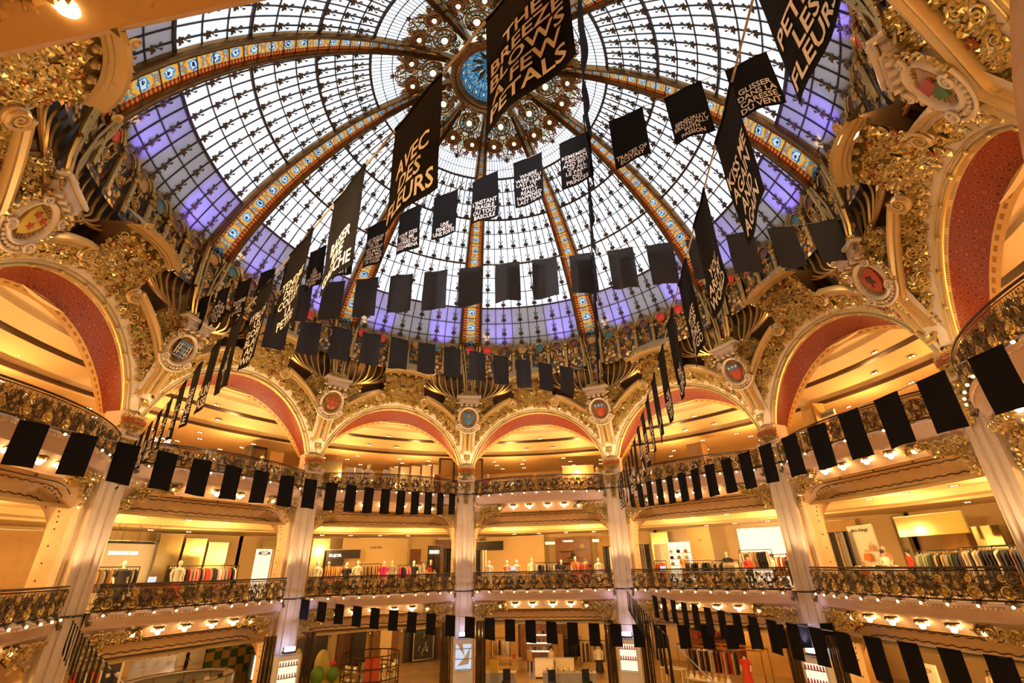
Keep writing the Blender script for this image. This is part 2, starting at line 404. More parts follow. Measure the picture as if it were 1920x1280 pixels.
w0.rotation_euler.z = -.5 * A36
for i in range(1, 10):
    r = dup(w0, rz=-(i + .5) * A36); r.name = 'window_%d' % (i + 1)
# main ribs: two gilded beams with a stained glass strip between them
def rib():
    st = MB(); bm_ = MB(); r0, r1 = 1.25, 8.75; N = 30
    st.grid(lambda v, u: dp((u - .5) * 2 * HALF * .76, r0 + (r1 - r0) * v, .05), 40, 4)
    st.f = [tuple(reversed(f)) for f in st.f]; st.uv = [list(reversed(q)) for q in st.uv]
    for sg in (-1, 1):
        path = []; fr = []
        for i in range(N + 1):
            r = r0 + (r1 - r0) * i / N; ph = sg * HALF * .89; n = dn(ph, r); t = (dp(ph, r + .02) - dp(ph, r - .02)).normalized()
            path.append(dp(ph, r)); fr.append((n.cross(t).normalized(), n))
        def pr(wd): return [(-wd, -.05), (-wd, .10), (-wd * .75, .14), (-wd * .62, .20), (-wd * .2, .22), (0, .19), (wd * .2, .22), (wd * .62, .20), (wd * .75, .14), (wd, .10), (wd, -.05)]
        n_ = 11; P = []
        for i, (p, (ex, ey)) in enumerate(zip(path, fr)):
            r = r0 + (r1 - r0) * i / N; wd = r * HALF * .125 + .014
            for a, bq in pr(wd): P.append(p + ex * a + ey * bq)
        bm_.add(P, [(i * n_ + j, i * n_ + j + 1, (i + 1) * n_ + j + 1, (i + 1) * n_ + j) for i in range(N) for j in range(n_ - 1)])
    cr = MB()
    for i in range(24):
        r = 2.6 + (8.55 - 2.6) * i / 23
        cr.tube([dp(-HALF * .78, r, .07), dp(0, r, .08), dp(HALF * .78, r, .07)], .014, 4)
    for q in (-.45, .45):
        cr.tube([dp(q * HALF, 1.5 + 7.1 * i / 20, .065) for i in range(21)], .008, 4)
    return st, bm_, cr
st, bm_, cr = rib()
rb0 = bm_.build('trim_1', M['beam'], ang=60); tag(rb0, kind='structure')
st.build('stained_glass_strip', M['ribglass'], rb0); cr.build('strip_bars', M['lead'], rb0)
for i in range(1, 10):
    r = dup(rb0, rz=-i * A36); r.name = 'trim_%d' % (i + 1)

# crown of the dome: blue oculus, ring, glowing rosettes
Z0 = 14.72
cm = MB()
cm.lathe([(1.32, Z0 - .02), (1.30, Z0 - .14), (1.18, Z0 - .20), (1.12, Z0 - .10), (1.05, Z0 - .12), (.99, Z0 - .04), (.97, Z0 + .12)], 60)
for i in range(60):
    a = 2 * PI * i / 60; cm.ball((1.235 * cos(a), 1.235 * sin(a), Z0 - .17), .05, 6, 4)
for i in range(20):
    a = 2 * PI * i / 20; p = Vector((1.42 * sin(a), 1.42 * cos(a), Z0 - .12))
    cm.rosette(p, Vector((0, 0, -1)), .17, 6, .3)
crown = cm.build('ceiling', M['beam'], ang=50); tag(crown, kind='structure')
oc = MB(); oc.lathe([(.98, Z0 + .10), (.90, Z0 + .34), (.72, Z0 + .56), (.42, Z0 + .72), (.02, Z0 + .78)], 40, us=20, vs=2)
M['oculus'] = stained('blue_oculus_glass', [(0, (.45, .35, .15)), (.12, (.02, .08, .18)), (.30, (.05, .17, .25)), (.42, (.02, .07, .16)), (.52, (.12, .25, .27)), (.6, (.40, .20, .07))], 1, 1)
oc.build('oculus_glass', M['oculus'], crown)
ob = MB()
for i in range(20):
    a = 2 * PI * i / 20
    ob.tube([(.97 * cos(a), .97 * sin(a), Z0 + .08), (.89 * cos(a), .89 * sin(a), Z0 + .32), (.71 * cos(a), .71 * sin(a), Z0 + .54), (.41 * cos(a), .41 * sin(a), Z0 + .70), (.05 * cos(a), .05 * sin(a), Z0 + .76)], .014, 4)
for rr, zz in ((.945, .2), (.82, .44), (.58, .63), (.3, .735)):
    ob.tube([(rr * cos(2 * PI * i / 40), rr * sin(2 * PI * i / 40), Z0 + zz) for i in range(41)], .012, 4)
for i in range(10):   # gilt petals around the star
    a = 2 * PI * (i + .5) / 10; p = Vector((.2 * cos(a), .2 * sin(a), Z0 + .70))
    ob.leaf(p, Vector((cos(a), sin(a), -.35)), Vector((-.3 * cos(a), -.3 * sin(a), -1)).normalized(), .5, .09, .2)
ob.ball((0, 0, Z0 + .7), .1); ob.build('oculus_bars', M['beam'], crown)
# opal glass round the crown with its fine bars
M['crownglass'] = stained('cream_crown_glass', [(0, (.30, .36, .40)), (.2, (.40, .34, .22)), (.34, (.16, .26, .32)), (.44, (.46, .38, .22)), (.56, (.28, .20, .09)), (.64, (.40, .40, .36))], 40, 3, tw=.8)
cg = MB(); cg.lathe([(1.28, dz(1.28)), (1.9, dz(1.9)), (2.5, dz(2.5)), (2.9, dz(2.9))], 80)
co_ = MB(); co_.lathe([(2.9, dz(2.9)), (3.35, dz(3.35)), (3.80, dz(3.80))], 80); co_.build('outer_crown_glass', M['glass'], crown, ang=80)
cg.build('crown_glass', M['crownglass'], crown, ang=80)
cb = MB()
for i in range(200):
    a = 2 * PI * i / 200
    cb.tube([(r * sin(a), r * cos(a), dz(r) - .02) for r in (2.2, 2.75, 3.3, 3.8)], .009, 4, False)
for r in (2.75, 3.15, 3.48): cb.tube([(r * sin(2 * PI * i / 100), r * cos(2 * PI * i / 100), dz(r) - .02) for i in range(101)], .014, 4, False)
cb.build('crown_bars', M['lead'], crown, smooth=False)
M['bluepanel'] = stained('blue_crown_glass', [(0, (.6, .8, .85)), (.2, (.12, .40, .60)), (.36, (.55, .75, .70)), (.46, (.75, .65, .35)), (.56, (.15, .35, .45)), (.66, (.70, .80, .85))], 6, 3, tw=.8)
def crown_roundel(phi, r, R, blue):
    ro = MB(); c = dp(phi, r, .10); n = dn(phi, r); e = n.orthogonal().normalized(); b = n.cross(e)
    def circ(q, th, off=0.0): ro.tube([c + n * off + (e * cos(2 * PI * i / 20) + b * sin(2 * PI * i / 20)) * q for i in range(21)], th, 5, False)
    circ(R, .035); circ(R * .62, .025, .02); circ(R * .36, .03, .03)
    for i in range(12):
        a = 2 * PI * i / 12; ro.leaf(c + (e * cos(a) + b * sin(a)) * R * .34, e * cos(a) + b * sin(a), n, R * .6, R * .09, .2)
        ro.ball(c + (e * cos(a) + b * sin(a)) * R * .8, R * .09, 5, 4)
    dwn = (dp(phi, r + .05) - dp(phi, r - .05)).normalized(); sd = n.cross(dwn)
    for sg in (1, -1):
        ro.tube([c - dwn * R + sd * sg * .02, c + sd * sg * R * 1.15 - dwn * R * .5, c + sd * sg * R * 1.25 + dwn * R * .4, c + dwn * R * 1.5 + sd * sg * R * .35], .026, 5)
        if not blue:
            for q in (.0, .55, 1.0): ro.spiral(c + dwn * R * (1.35 + q * .5) + sd * sg * R * (.45 + .35 * q), n, sd * sg, R * .34, 1.4, .022, sg)
    o = ro.build('rosette', M['beam'], crown)
    gb = MB(); gb.add([c - n * .03] + [c - n * .03 + (e * cos(2 * PI * i / 20) + b * sin(2 * PI * i / 20)) * R for i in range(20)], [(0, 1 + i, 1 + (i + 1) % 20) for i in range(20)], [(.5, .5)] + [(.5 + .5 * cos(2 * PI * i / 20), .5 + .5 * sin(2 * PI * i / 20)) for i in range(20)])
    gb.build('rosette_glass', M['bluepanel'] if blue else M['ribglass'], o)
    lb = MB(); lb.ball(c + n * .05, R * .27, 10, 6); lb.build('rosette_lamp', M['whitebulb'], o)
for i in range(10):
    k = i + .5
    crown_roundel(k * A36, 1.93, .34, True)
    for sg in (-1, 1): crown_roundel((k + sg * .24) * A36, 2.62, .235, False)
    tl = MB(); p = dp(k * A36, 3.0, .08); n = dn(k * A36, 3.0)
    for q_, rr_ in ((.10, 1.55), (.17, 1.75), (.36, 2.25), (.40, 2.55), (.15, 2.35), (.06, 2.5)):
        for sg in (1, -1): tl.spiral(dp((k + sg * q_) * A36, rr_, .08), n, Vector((cos(k * A36), -sin(k * A36), 0)) * sg, .13, 1.6, .028, sg); tl.rosette(dp((k + sg * q_) * A36, rr_ + .12, .09), n, .10, 5, .3)
    for sg in (1, -1): tl.spiral(p + Vector((cos(k * A36), -sin(k * A36), 0)) * sg * .1, n, Vector((cos(k * A36), -sin(k * A36), 0)) * -sg, .12, 1.6, .024, sg)
    tl.rosette(p - n * .02 + (dp(k * A36, 3.1) - dp(k * A36, 3.0)).normalized() * .18, n, .12, 5)
    for sg in (1, -1):
        tl.tube([dp((k + sg * .06) * A36, 2.2, .08), dp((k + sg * .13) * A36, 2.45, .10), dp((k + sg * .09) * A36, 2.75, .10), dp((k + sg * .02) * A36, 2.95, .08)], .025, 5)
    tl.build('scroll', M['beam'], crown)

# ------------------------------------------------------------------ drum: glazed arcade with roundels and bronze pipes
dr = MB()
dr.lathe([(9.62, 6.12), (9.5, 6.5), (9.30, 7.0), (9.10, 7.55), (9.02, 8.1), (8.98, 9.0), (8.72, 9.2)], 120)
drum = dr.build('wall_drum', M['bronze'], ang=60); tag(drum, kind='structure')
STEP7 = A36 / 7
def arcade_unit(gl, arch, col, mos, phi, arch_only=False):
    r = 8.66; zc = 8.62; W = r * STEP7 / 2
    T = Vector((cos(phi), -sin(phi), 0)); Nn = Vector((sin(phi), cos(phi), 0))
    P = lambda x, z, off=0: Nn * (r - off) + T * x + Vector((0, 0, z))
    for q, th in ((W * .97, .030), (W * .84, .02), (W * .52, .024)):
        arch.tube([P(q * cos(PI * i / 14), zc + q * sin(PI * i / 14), .10) for i in range(15)], th, 5)
    # ring of painted panel between the hoods
    N = 14; V = []
    for i in range(N + 1):
        a = PI * i / N
        for q in (W * .52, W * .88): V.append(P(q * cos(a), zc + q * sin(a), .05))
    gl.add(V, [(2 * i, 2 * i + 1, 2 * i + 3, 2 * i + 2) for i in range(N)])
    for i in range(7):
        a = PI * (i + .5) / 7; arch.rosette(P(W * .70 * cos(a), zc + W * .70 * sin(a), .07), -Nn, .045, 5, .3)
    arch.rosette(P(0, zc + W * 1.18, .12), -Nn, .10, 5, .3); arch.ball(P(0, zc + W * 1.0, .12), .04, 6, 4)
    for sg in (-1, 1): arch.spiral(P(sg * .06, zc + W * 1.08, .10), -Nn, T * -sg, .06, 1.3, .014, sg)
    # capital and colonnette on each side
    for sg in (-1, 1):
        x = sg * W * .92
        col.tube([P(x, 7.45, .12), P(x, 8.32, .12)], .045, 6)
        col.ball(P(x, 8.42, .14), .075, 6, 5); col.rosette(P(x, 8.50, .17), -Nn, .09, 6, .3); col.ball(P(x, 8.62, .12), .06, 6, 4)
        for j in range(3): col.ball(P(x + rng.uniform(-.05, .05), 7.7 + .2 * j, .15), .035, 5, 4)
    # mosaic panel below
    mos.add([P(-W * .85, 7.4, .02), P(W * .85, 7.4, .02), P(W * .85, zc, .02), P(-W * .85, zc, .02)], [(0, 1, 2, 3)])
    col.rosette(P(0, 8.05, .05), -Nn, .13, 8, .25); col.tube([P(.15 * cos(2 * PI * i / 12), 8.05 + .15 * sin(2 * PI * i / 12), .05) for i in range(13)], .018, 4, False)
    col.rosette(P(0, 7.66, .05), -Nn, .09, 6, .25)
    for j in range(8): col.rosette(P(rng.uniform(-W * .8, W * .8), rng.uniform(8.3, 8.6), .07), -Nn, rng.uniform(.05, .09), 5, .4, rng.uniform(0, 3))
def roundel(phi, m, parent):
    r = 8.66; zc = 8.62; W = r * STEP7 / 2; T = Vector((cos(phi), -sin(phi), 0)); Nn = Vector((sin(phi), cos(phi), 0))
    rb = MB(); c = Nn * (r - .06) + Vector((0, 0, zc + .02))
    rb.add([c - Nn * .05] + [c + T * cos(2 * PI * i / 16) * W * .5 + Vector((0, 0, sin(2 * PI * i / 16) * W * .5)) for i in range(16)], [(0, 1 + i, 1 + (i + 1) % 16) for i in range(16)])
    rb.build('roundel_glass', m, parent)
M['hood'] = mat('painted_arcade_hood', (.62, .20, .03), .45, noise=(.56, .34, .06), nscale=9)
for i in range(10):
    a_, b2, c_, d_ = MB(), MB(), MB(), MB(); k = i + .5
    phs = [(-6 + 2 * j) * STEP7 / 2 - STEP7 / 2 for j in range(7)]     # one under the rib, six between
    for ph in phs: arcade_unit(a_, b2, c_, d_, ph)
    if i == 0:
        ar0 = a_.build('wall_arcade', M['hood'], smooth=False); tag(ar0, kind='structure')
        b2.build('arch_mouldings', M['pipe'], ar0); c_.build('colonnettes', M['pipe'], ar0); d_.build('mosaic_panels', M['mosaic'], ar0, smooth=False)
        ar0.rotation_euler.z = -k * A36; ar = ar0
    else:
        ar = ar0.copy(); COL.objects.link(ar); ar.rotation_euler.z = -k * A36
        for ch in ar0.children:
            if ch.name.startswith('roundel'): continue
            c2 = ch.copy(); COL.objects.link(c2); c2.parent = ar
    for j, ph in enumerate(phs): roundel(ph, M[('roundred', 'roundbrown', 'roundyel', 'roundred', 'roundbrown', 'roundteal', 'roundbrown')[(j * 3 + i * 2) % 7]], ar)

# ------------------------------------------------------------------ the ten piers and arches
FA, FB, FZ = 2.794, 2.872, 3.055
def front(t, dl, off=0):
    return Vector(((FA + dl) * cos(t), 9.25 - .84 * dl - .03 * dl * dl, FZ + (FB + dl) * sin(t)))
def fnorm(t, dl):
    a = front(t + .01, dl) - front(t - .01, dl); b = front(t, dl + .01) - front(t, dl - .01)
    n = a.cross(b).normalized()
    return n if n.y < 0 else -n
def fp(t, dl, off=0): return front(t, dl) + fnorm(t, dl) * off
T0 = math.radians(15.7)
def back(t):
    x = 3.03 * cos(t) / cos(T0)
    return Vector((x, 10.036, -4.224 + 9.686 * sqrt(max(.05, 1 - (x / 5.458) ** 2))))
def dbis(t):
    c = abs(cos(t)); return (3.005 - FA * c) / (c + .2727)
def dmax(t):
    s_ = sin(t); return min(dbis(t), 3.30 / s_ - FB)
NECK = .80
def arch_bay():
    so = MB()
    def sf(u, v):
        t = T0 + (PI - 2 * T0) * u; a, b = front(t, 0), back(t); p = a.lerp(b, v)
        q = (Vector((0, 9.6, 3.2)) - p); q.y = 0; q.normalize()
        return p - q * .06 * sin(PI * v)
    so.grid(sf, 56, 8)
    # plain band, spandrel ground
    pl = MB(); sp = MB()
    pl.grid(lambda u, v: front(T0 + (PI - 2 * T0) * u, min(.26 * v, max(.02, dbis(T0 + (PI - 2 * T0) * u)) if v > 0 else 0)), 56, 2)
    TS = math.radians(62); TC = math.acos(NECK / (FA + .9))
    for sgn in (1, -1):
        f = (lambda t: t) if sgn > 0 else (lambda t: PI - t)
        sp.grid(lambda u, v: front(f(T0 + (TS - T0) * u), .24 + (max(.26, dmax(T0 + (TS - T0) * u)) - .24) * v if dmax(T0 + (TS - T0) * u) > .25 else dmax(T0 + (TS - T0) * u)), 30, 8)
        sp.grid(lambda u, v: front(f(TS + (TC - TS) * u), .24 + .40 * v), 8, 3)
    sp.grid(lambda u, v: front(TC + (PI - 2 * TC) * u, .24 + 1.06 * v), 10, 10)
    # flanks of the neck and of the outer edge, closing back to the drum
    ed = MB()
    def edge(pts):
        V = []
        for p in pts:
            n = Vector((p.x * .1, 1, 0)).normalized(); V += [p, p + n * .85 + Vector((0, 0, -.05))]
        ed.add(V, [(2 * i, 2 * i + 1, 2 * i + 3, 2 * i + 2) for i in range(len(pts) - 1)])
    for sgn in (1, -1):
        f = (lambda t: t) if sgn > 0 else (lambda t: PI - t)
        edge([front(f(TC), .24 + 1.06 * i / 8) for i in range(9)])
        edge([front(f(TS + (TC - TS) * i / 8), .64) for i in range(9)])
        edge([front(f(TS), .64 + (dmax(TS) - .64) * i / 5) for i in range(6)])
        tt = [math.radians(46 + 16 * i / 6) for i in range(7)]; edge([front(f(t), dmax(t)) for t in tt])
    # mouldings
    mo = MB()
    def mould(t0, t1, dl, prof, N=60):
        path = []; fr = []
        for i in range(N + 1):
            t = t0 + (t1 - t0) * i / N; d_ = dl(t) if callable(dl) else dl
            n = fnorm(t, d_); e = (front(t, d_ + .01) - front(t, d_ - .01)).normalized(); path.append(front(t, d_)); fr.append((e, n))
        mo.sweep(path, fr, prof)
    rl = lambda r: [(-r, -.01), (-r * .9, r * .5), (-r * .4, r), (r * .4, r), (r * .9, r * .5), (r, -.01)]
    mould(T0, PI - T0, .0, rl(.045)); mould(T0, PI - T0, .085, rl(.022))
    volp = [(-.10, -.02), (-.10, .10), (-.06, .16), (.0, .13), (.05, .18), (.10, .17), (.13, .08), (.13, -.03)]
    TE = math.radians(74)
    gv = MB()
    for sgn in (1, -1):
        f = (lambda t: t) if sgn > 0 else (lambda t: PI - t)
        path = []; fr = []
        for i in range(41):
            t = math.radians(24) + (TE - math.radians(24)) * i / 40
            d_ = min(.58, dbis(t) - .10); n = fnorm(f(t), d_); e = (front(f(t), d_ + .01) - front(f(t), d_ - .01)).normalized()
            path.append(front(f(t), d_)); fr.append((e, n))
        gv.sweep(path, fr, volp)
        c = fp(f(TE), .50, .06); n = fnorm(f(TE), .5)
        for q in (0, .06): gv.spiral(c + n * q, n, (front(f(TE), .6) - front(f(TE), .5)), .20, 2.1, .045, -sgn)
        gv.lathe([(.02, .10), (.12, .10), (.19, .04), (.20, -.08)], 18, c, n)
    # thin roll beside the stem above the capital
    # garland tablets along the front roll
    for i in range(1, 10):
        t = T0 + (PI - 2 * T0) * i / 10; p = front(t, .02); n = fnorm(t, .02)
        mo.ball(p + n * .05, .05, 6, 4)
    # foliage relief
    fo = MB(); rf = MB()
    def lay(t, dl, R, kind):
        p = fp(t, dl, .015); n = fnorm(t, dl); n = (n + Vector((rng.uniform(-.25, .25), rng.uniform(-.1, .1), rng.uniform(-.25, .25)))).normalized()
        if kind == 0: fo.rosette(p, n, R, rng.choice((5, 5, 6)), .42, rng.uniform(0, 6))
        elif kind == 1: rf.rosette(p + n * .02, n, R * .8, 9, .3, rng.uniform(0, 6), True, .22); fo.ball(p + n * R * .2, R * .22, 6, 4)
        elif kind == 2: fo.spiral(p, n, n.orthogonal(), R * .8, 1.7, .024, rng.choice((1, -1)), 14)
        else:
            a = rng.uniform(0, 6); e = n.orthogonal().normalized(); b = n.cross(e); d_ = e * cos(a) + b * sin(a)
            fo.leaf(p, d_, n, R * 1.5, R * .45, .4); fo.leaf(p, (d_ + b * .8).normalized(), n, R * 1.2, R * .4, .4)
    def fill(ts, dls, step, rmin, rmax, ok=lambda t, d: True, p_red=.05):
        t = ts[0]
        while t < ts[1]:
            lo, hi = dls(t)
            d_ = lo + step * .3
            while d_ < hi:
                tt = t + rng.uniform(-.4, .4) * step / 3; dd = d_ + rng.uniform(-.35, .35) * step
                if ok(tt, dd):
                    q = rng.random(); kd = 1 if q < p_red else 2 if q < .18 else 3 if q < .42 else 0
                    lay(tt, dd, rng.uniform(rmin, rmax), kd)
                d_ += step
            t += step / (FA + (lo + hi) / 2)
    HI = .50
    fill((T0 + .16, PI - T0 - .16), lambda t: (.22, min(HI, dbis(t) - .12)), .10, .105, .145)
    ex = lambda t, d: abs(front(t, d).x) < NECK - .03
    fill((TC - .05, PI - TC + .05), lambda t: (.50, 1.04), .10, .11, .15, ex, .08)
    def oks(t, d):   # clear of the shield and inside the spandrel
        p = front(t, d); x = abs(p.x); zz = p.z
        q = sqrt((x - p.y * .3249) ** 2 + ((zz - 5.60) * 1.05) ** 2)
        return q > .52
    for sgn in (1, -1):
        f = (lambda t: t) if sgn > 0 else (lambda t: PI - t)
        sub = lambda t: (.72, min(dmax(t) - .02, 1.1))
        tt = math.radians(35)
        while tt < math.radians(61):
            lo, hi = sub(tt); d_ = lo
            while d_ < hi:
                if oks(tt, d_) : lay(f(tt), d_ + rng.uniform(-.03, .03), rng.uniform(.09, .13), 0 if rng.random() < .7 else 3)
                d_ += .088
            tt += .027
    # crown console: curved cornice with brackets and volutes
    co = MB()
    def cn(u, v):
        prof = [(1.17, .02), (1.19, .08), (1.21, .06), (1.24, .12), (1.26, .10), (1.31, .18), (1.33, .24), (1.38, .24), (1.38, -.5)]
        i = v * 8; k_ = min(int(i + 1e-6), 8); dl, off = prof[k_]
        x = (u - .5) * 2 * (NECK + .12); arc = .10 * (1 - (x / .9) ** 2)
        t = PI / 2; p = front(t, dl + arc - .05); n = fnorm(t, dl)
        return Vector((x, p.y, p.z)) + n * (off + .12 * (1 - (x / .95) ** 2))
    co.grid(cn, 12, 8)
    for sgn in (1, -1):
        c = front(PI / 2, 1.36); n = fnorm(PI / 2, 1.3)
        co.spiral(Vector((sgn * (NECK + .08), c.y, c.z)) + n * .36, n, Vector((1, 0, .2)), .10, 1.8, .025, sgn)
    cg_ = MB()
    for j in range(12):
        x = (j - 5.5) * .135; p = front(PI / 2, 1.33 + .09 * (1 - (x / .9) ** 2)); n = fnorm(PI / 2, 1.3); fo.rosette(Vector((x, p.y, p.z)) + n * (.20 + .12 * (1 - (x / .95) ** 2)), (n + Vector((0, 0, -.3))).normalized(), .075, 5, .3, j)
    for j in range(5):
        x = (j - 2) * .34; p = front(PI / 2, 1.10 + .08 * (1 - (x / .9) ** 2)); n = fnorm(PI / 2, 1.1)
        co.ball(Vector((x, p.y, p.z)) + n * .06, .055, 8, 5, (1, 1, 1.3)); co.box(Vector((x, p.y, p.z)) + n * .09 + Vector((0, 0, .06)), (.13, .10, .06))
    return so, pl, sp, ed, mo, gv, fo, rf, co
so, pl, sp, ed, mo, gv, fo, rf, co = arch_bay()
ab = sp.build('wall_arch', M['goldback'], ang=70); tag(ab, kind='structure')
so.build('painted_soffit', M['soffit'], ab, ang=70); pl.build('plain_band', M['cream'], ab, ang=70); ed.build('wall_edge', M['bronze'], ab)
mo.build('roll_mouldings', M['gold'], ab); gv.build('volute_moulding', M['gold2'], ab); fo.build('gilded_foliage', M['gold'], ab, smooth=False)
rf.build('red_flowers', M['redflower'], ab, smooth=False); co.build('crown_console', M['gold2'], ab, ang=50)
ab.rotation_euler.z = -.5 * A36
for i in range(1, 10):
    if i != 5: dup(ab, rz=-(i + .5) * A36)

# pier between two bays: shaft, capital, stem, dripping leaves, block with bronze pipes
def pier():
    b = MB(); y0, y1 = 9.47, 10.25; w = .33
    # fluted pilaster shaft, stepped section
    sec = [(-w - .10, y1), (-w - .10, y0 + .22), (-w, y0 + .20), (-w, y0 + .03), (-w + .06, y0), (-w + .085, y0 + .03), (w - .085, y0 + .03), (w - .06, y0), (w, y0 + .03), (w, y0 + .20), (w + .10, y0 + .22), (w + .10, y1)]
    zs = [-4.1, 3.15]
    b.add([(x, y, z) for z in zs for x, y in sec], [(i, i + 1, 12 + i + 1, 12 + i) for i in range(11)])
    for x in (-.12, .12): b.box((x, y0 + .02, -.5), (.03, .06, 7.0))
    b.box((0, y0 + .06, 3.16), (.80, .30, .07)); b.box((-.30, y0 + .0, 3.24), (.14, .14, .16)); b.box((.30, y0 + .0, 3.24), (.14, .14, .16))
    b.box((0, 9.85, 3.4), (.56, .6, .9))
    # stem between the arches
    def stem(u, v):
        z = 3.80 + v * 1.62; ww = .22 + .10 * v + .03
        yb = 9.62 - .43 * (z - 3.8) - .02; x = (u - .5) * 2 * ww
        return Vector((x, yb + .3 * abs(x), z))
    b.grid(stem, 4, 8)
    g = MB()
    for zc, R in ((3.42, .12), (3.55, .15), (3.70, .17)):
        for j in range(7):
            x = (j - 3) * .085; y = 9.52 - .06 * (3.42 < zc) + .25 * abs(x)
            g.ball((x, y + .05, zc), R * .45, 6, 5); g.rosette(Vector((x, y, zc)), Vector((x, -1, -.2)), R * .8, 6, .4, rng.uniform(0, 3))
    rl = MB()
    for j in range(9):
        x = (j - 4) * .075; rl.ball((x, 9.45 + .25 * abs(x), 3.62 + .03 * (j % 2)), .055, 6, 4); rl.rosette(Vector((x, 9.42 + .25 * abs(x), 3.60)), Vector((x, -1, -.2)), .08, 6, .3)
    for j in range(46):   # leaves dripping down the shaft
        z = 3.36 - 1.0 * (j / 46) ** 1.0; wd = .24 * (1 - (3.36 - z) / 1.05) + .03
        x = rng.uniform(-wd, wd); n = Vector((x, -1, 0)).normalized()
        g.leaf(Vector((x, y0 - .01, z)), Vector((rng.uniform(-.7, .7), 0, -1)), n, .16, .05, .45)
    g.box((0, 9.40, 4.10), (.24, .06, .22), m=Matrix.Rotation(-.4, 3, 'X')); 
    for j in range(26):
        z = 4.62 + rng.random() * .55; wd = .10 + (z - 4.6) * .22; x = rng.uniform(-wd, wd); y = 9.62 - .43 * (z - 3.8) - .04 + .3 * abs(x)
        g.rosette(Vector((x, y, z)), Vector((x * .3, -1, -.4)), .095, 5, .4, rng.uniform(0, 6))
    g.rosette(Vector((0, 9.36, 4.10)), Vector((0, -1, -.4)), .12, 8, .3)
    # block above the shield
    bl = MB(); bl.box((0, 8.62, 6.28), (.86, .46, .20)); bl.box((0, 8.60, 6.41), (1.0, .56, .08)); bl.box((0, 8.66, 6.16), (.80, .40, .06))
    for j in range(4): bl.box(((j - 1.5) * .2, 8.48, 6.10), (.10, .16, .10), taper=.7)
    gg = MB()
    for j in range(26):
        x = rng.uniform(-.38, .38); z = 6.48 + rng.random() * (.42 - abs(x)) * .9; gg.rosette(Vector((x, 8.52, z)), Vector((x, -1, .1)), .11, 5, .45, rng.uniform(0, 6))
    pp = MB()
    for sg in (-1, 1):
        for j in range(9):
            f = j / 8; ph = sg * math.radians(1.6 + 13.8 * f)
            r0 = 8.75 - .12 * f
            q = [pol(0, 8.52, 6.22) + Vector((sg * (.40 + .02 * j), .05, -.02 * j)),
                 pol(0, 8.60, 6.30 + .02 * j) + Vector((sg * (.48 + .30 * f), .08, 0))]
            p2 = Vector((8.78 * sin(ph * .92), 8.78 * cos(ph * .92), 6.72 + .32 * f)); p3 = Vector((8.86 * sin(ph), 8.86 * cos(ph), 7.3)); p4 = Vector((8.76 * sin(ph), 8.76 * cos(ph), 7.8)); p5 = Vector((8.60 * sin(ph), 8.60 * cos(ph), 8.4))
            ctrl = [q[0], q[1], q[1].lerp(p2, .6) + Vector((0, .0, -.10 * f)), p2, p3, p4, p5]
            pts = []
            for a in range(len(ctrl) - 1):     # Catmull-Rom
                c0, c1, c2, c3 = ctrl[max(a - 1, 0)], ctrl[a], ctrl[a + 1], ctrl[min(a + 2, len(ctrl) - 1)]
                for s_ in range(4):
                    t = s_ / 4; pts.append(.5 * ((2 * c1) + (c2 - c0) * t + (2 * c0 - 5 * c1 + 4 * c2 - c3) * t * t + (3 * c1 - c0 - 3 * c2 + c3) * t ** 3))
            pts.append(ctrl[-1]); pp.tube(pts, .028 if j % 2 else .036, 5)
        pp.spiral(Vector((sg * .50, 8.42, 6.20)), Vector((0, -1, 0)), Vector((sg, 0, .3)), .11, 1.6, .03, sg)
        for j in range(3): pp.spiral(Vector((sg * (.62 + .16 * j), 8.55, 6.30 + .05 * j)), Vector((0, -1, 0)), Vector((sg, 0, .5)), .09, 1.5, .022, sg)
        pp.tube([Vector((sg * .16, 8.55, 6.5)), Vector((sg * .20, 8.62, 7.0)), Vector((sg * .26, 8.62, 7.6)), Vector((sg * .40, 8.52, 8.2)), Vector((sg * .44, 8.42, 8.9))], [.05, .05, .055, .06, .06], 6)
        pp.tube([Vector((sg * .10, 8.52, 6.5)), Vector((sg * .12, 8.60, 7.2)), Vector((sg * .20, 8.56, 8.0)), Vector((sg * .30, 8.44, 8.7))], .03, 6)
    mz = MB(); mz.grid(lambda u, v: Vector(((u - .5) * .6, 8.70 - .10 * v, 6.7 + 2.1 * v)), 2, 4)
    return b, g, rl, bl, gg, pp, mz
b, g, rl, bl, gg, pp, mz = pier()
p0 = b.build('pillar', M['cream'], ang=30); tag(p0, kind='structure')
g.build('gilded_leaves', M['gold'], p0, smooth=False); rl.build('red_capital_flowers', M['redflower'], p0, smooth=False)
bl.build('block', M['cream'], p0, smooth=False); gg.build('block_foliage', M['gold'], p0, smooth=False); pp.build('bronze_pipes', M['pipe'], p0); mz.build('mosaic_strip', M['mosaic'], p0)
for i in (1, 2, 3, 4, 6, 7, 8, 9): dup(p0, rz=-i * A36)
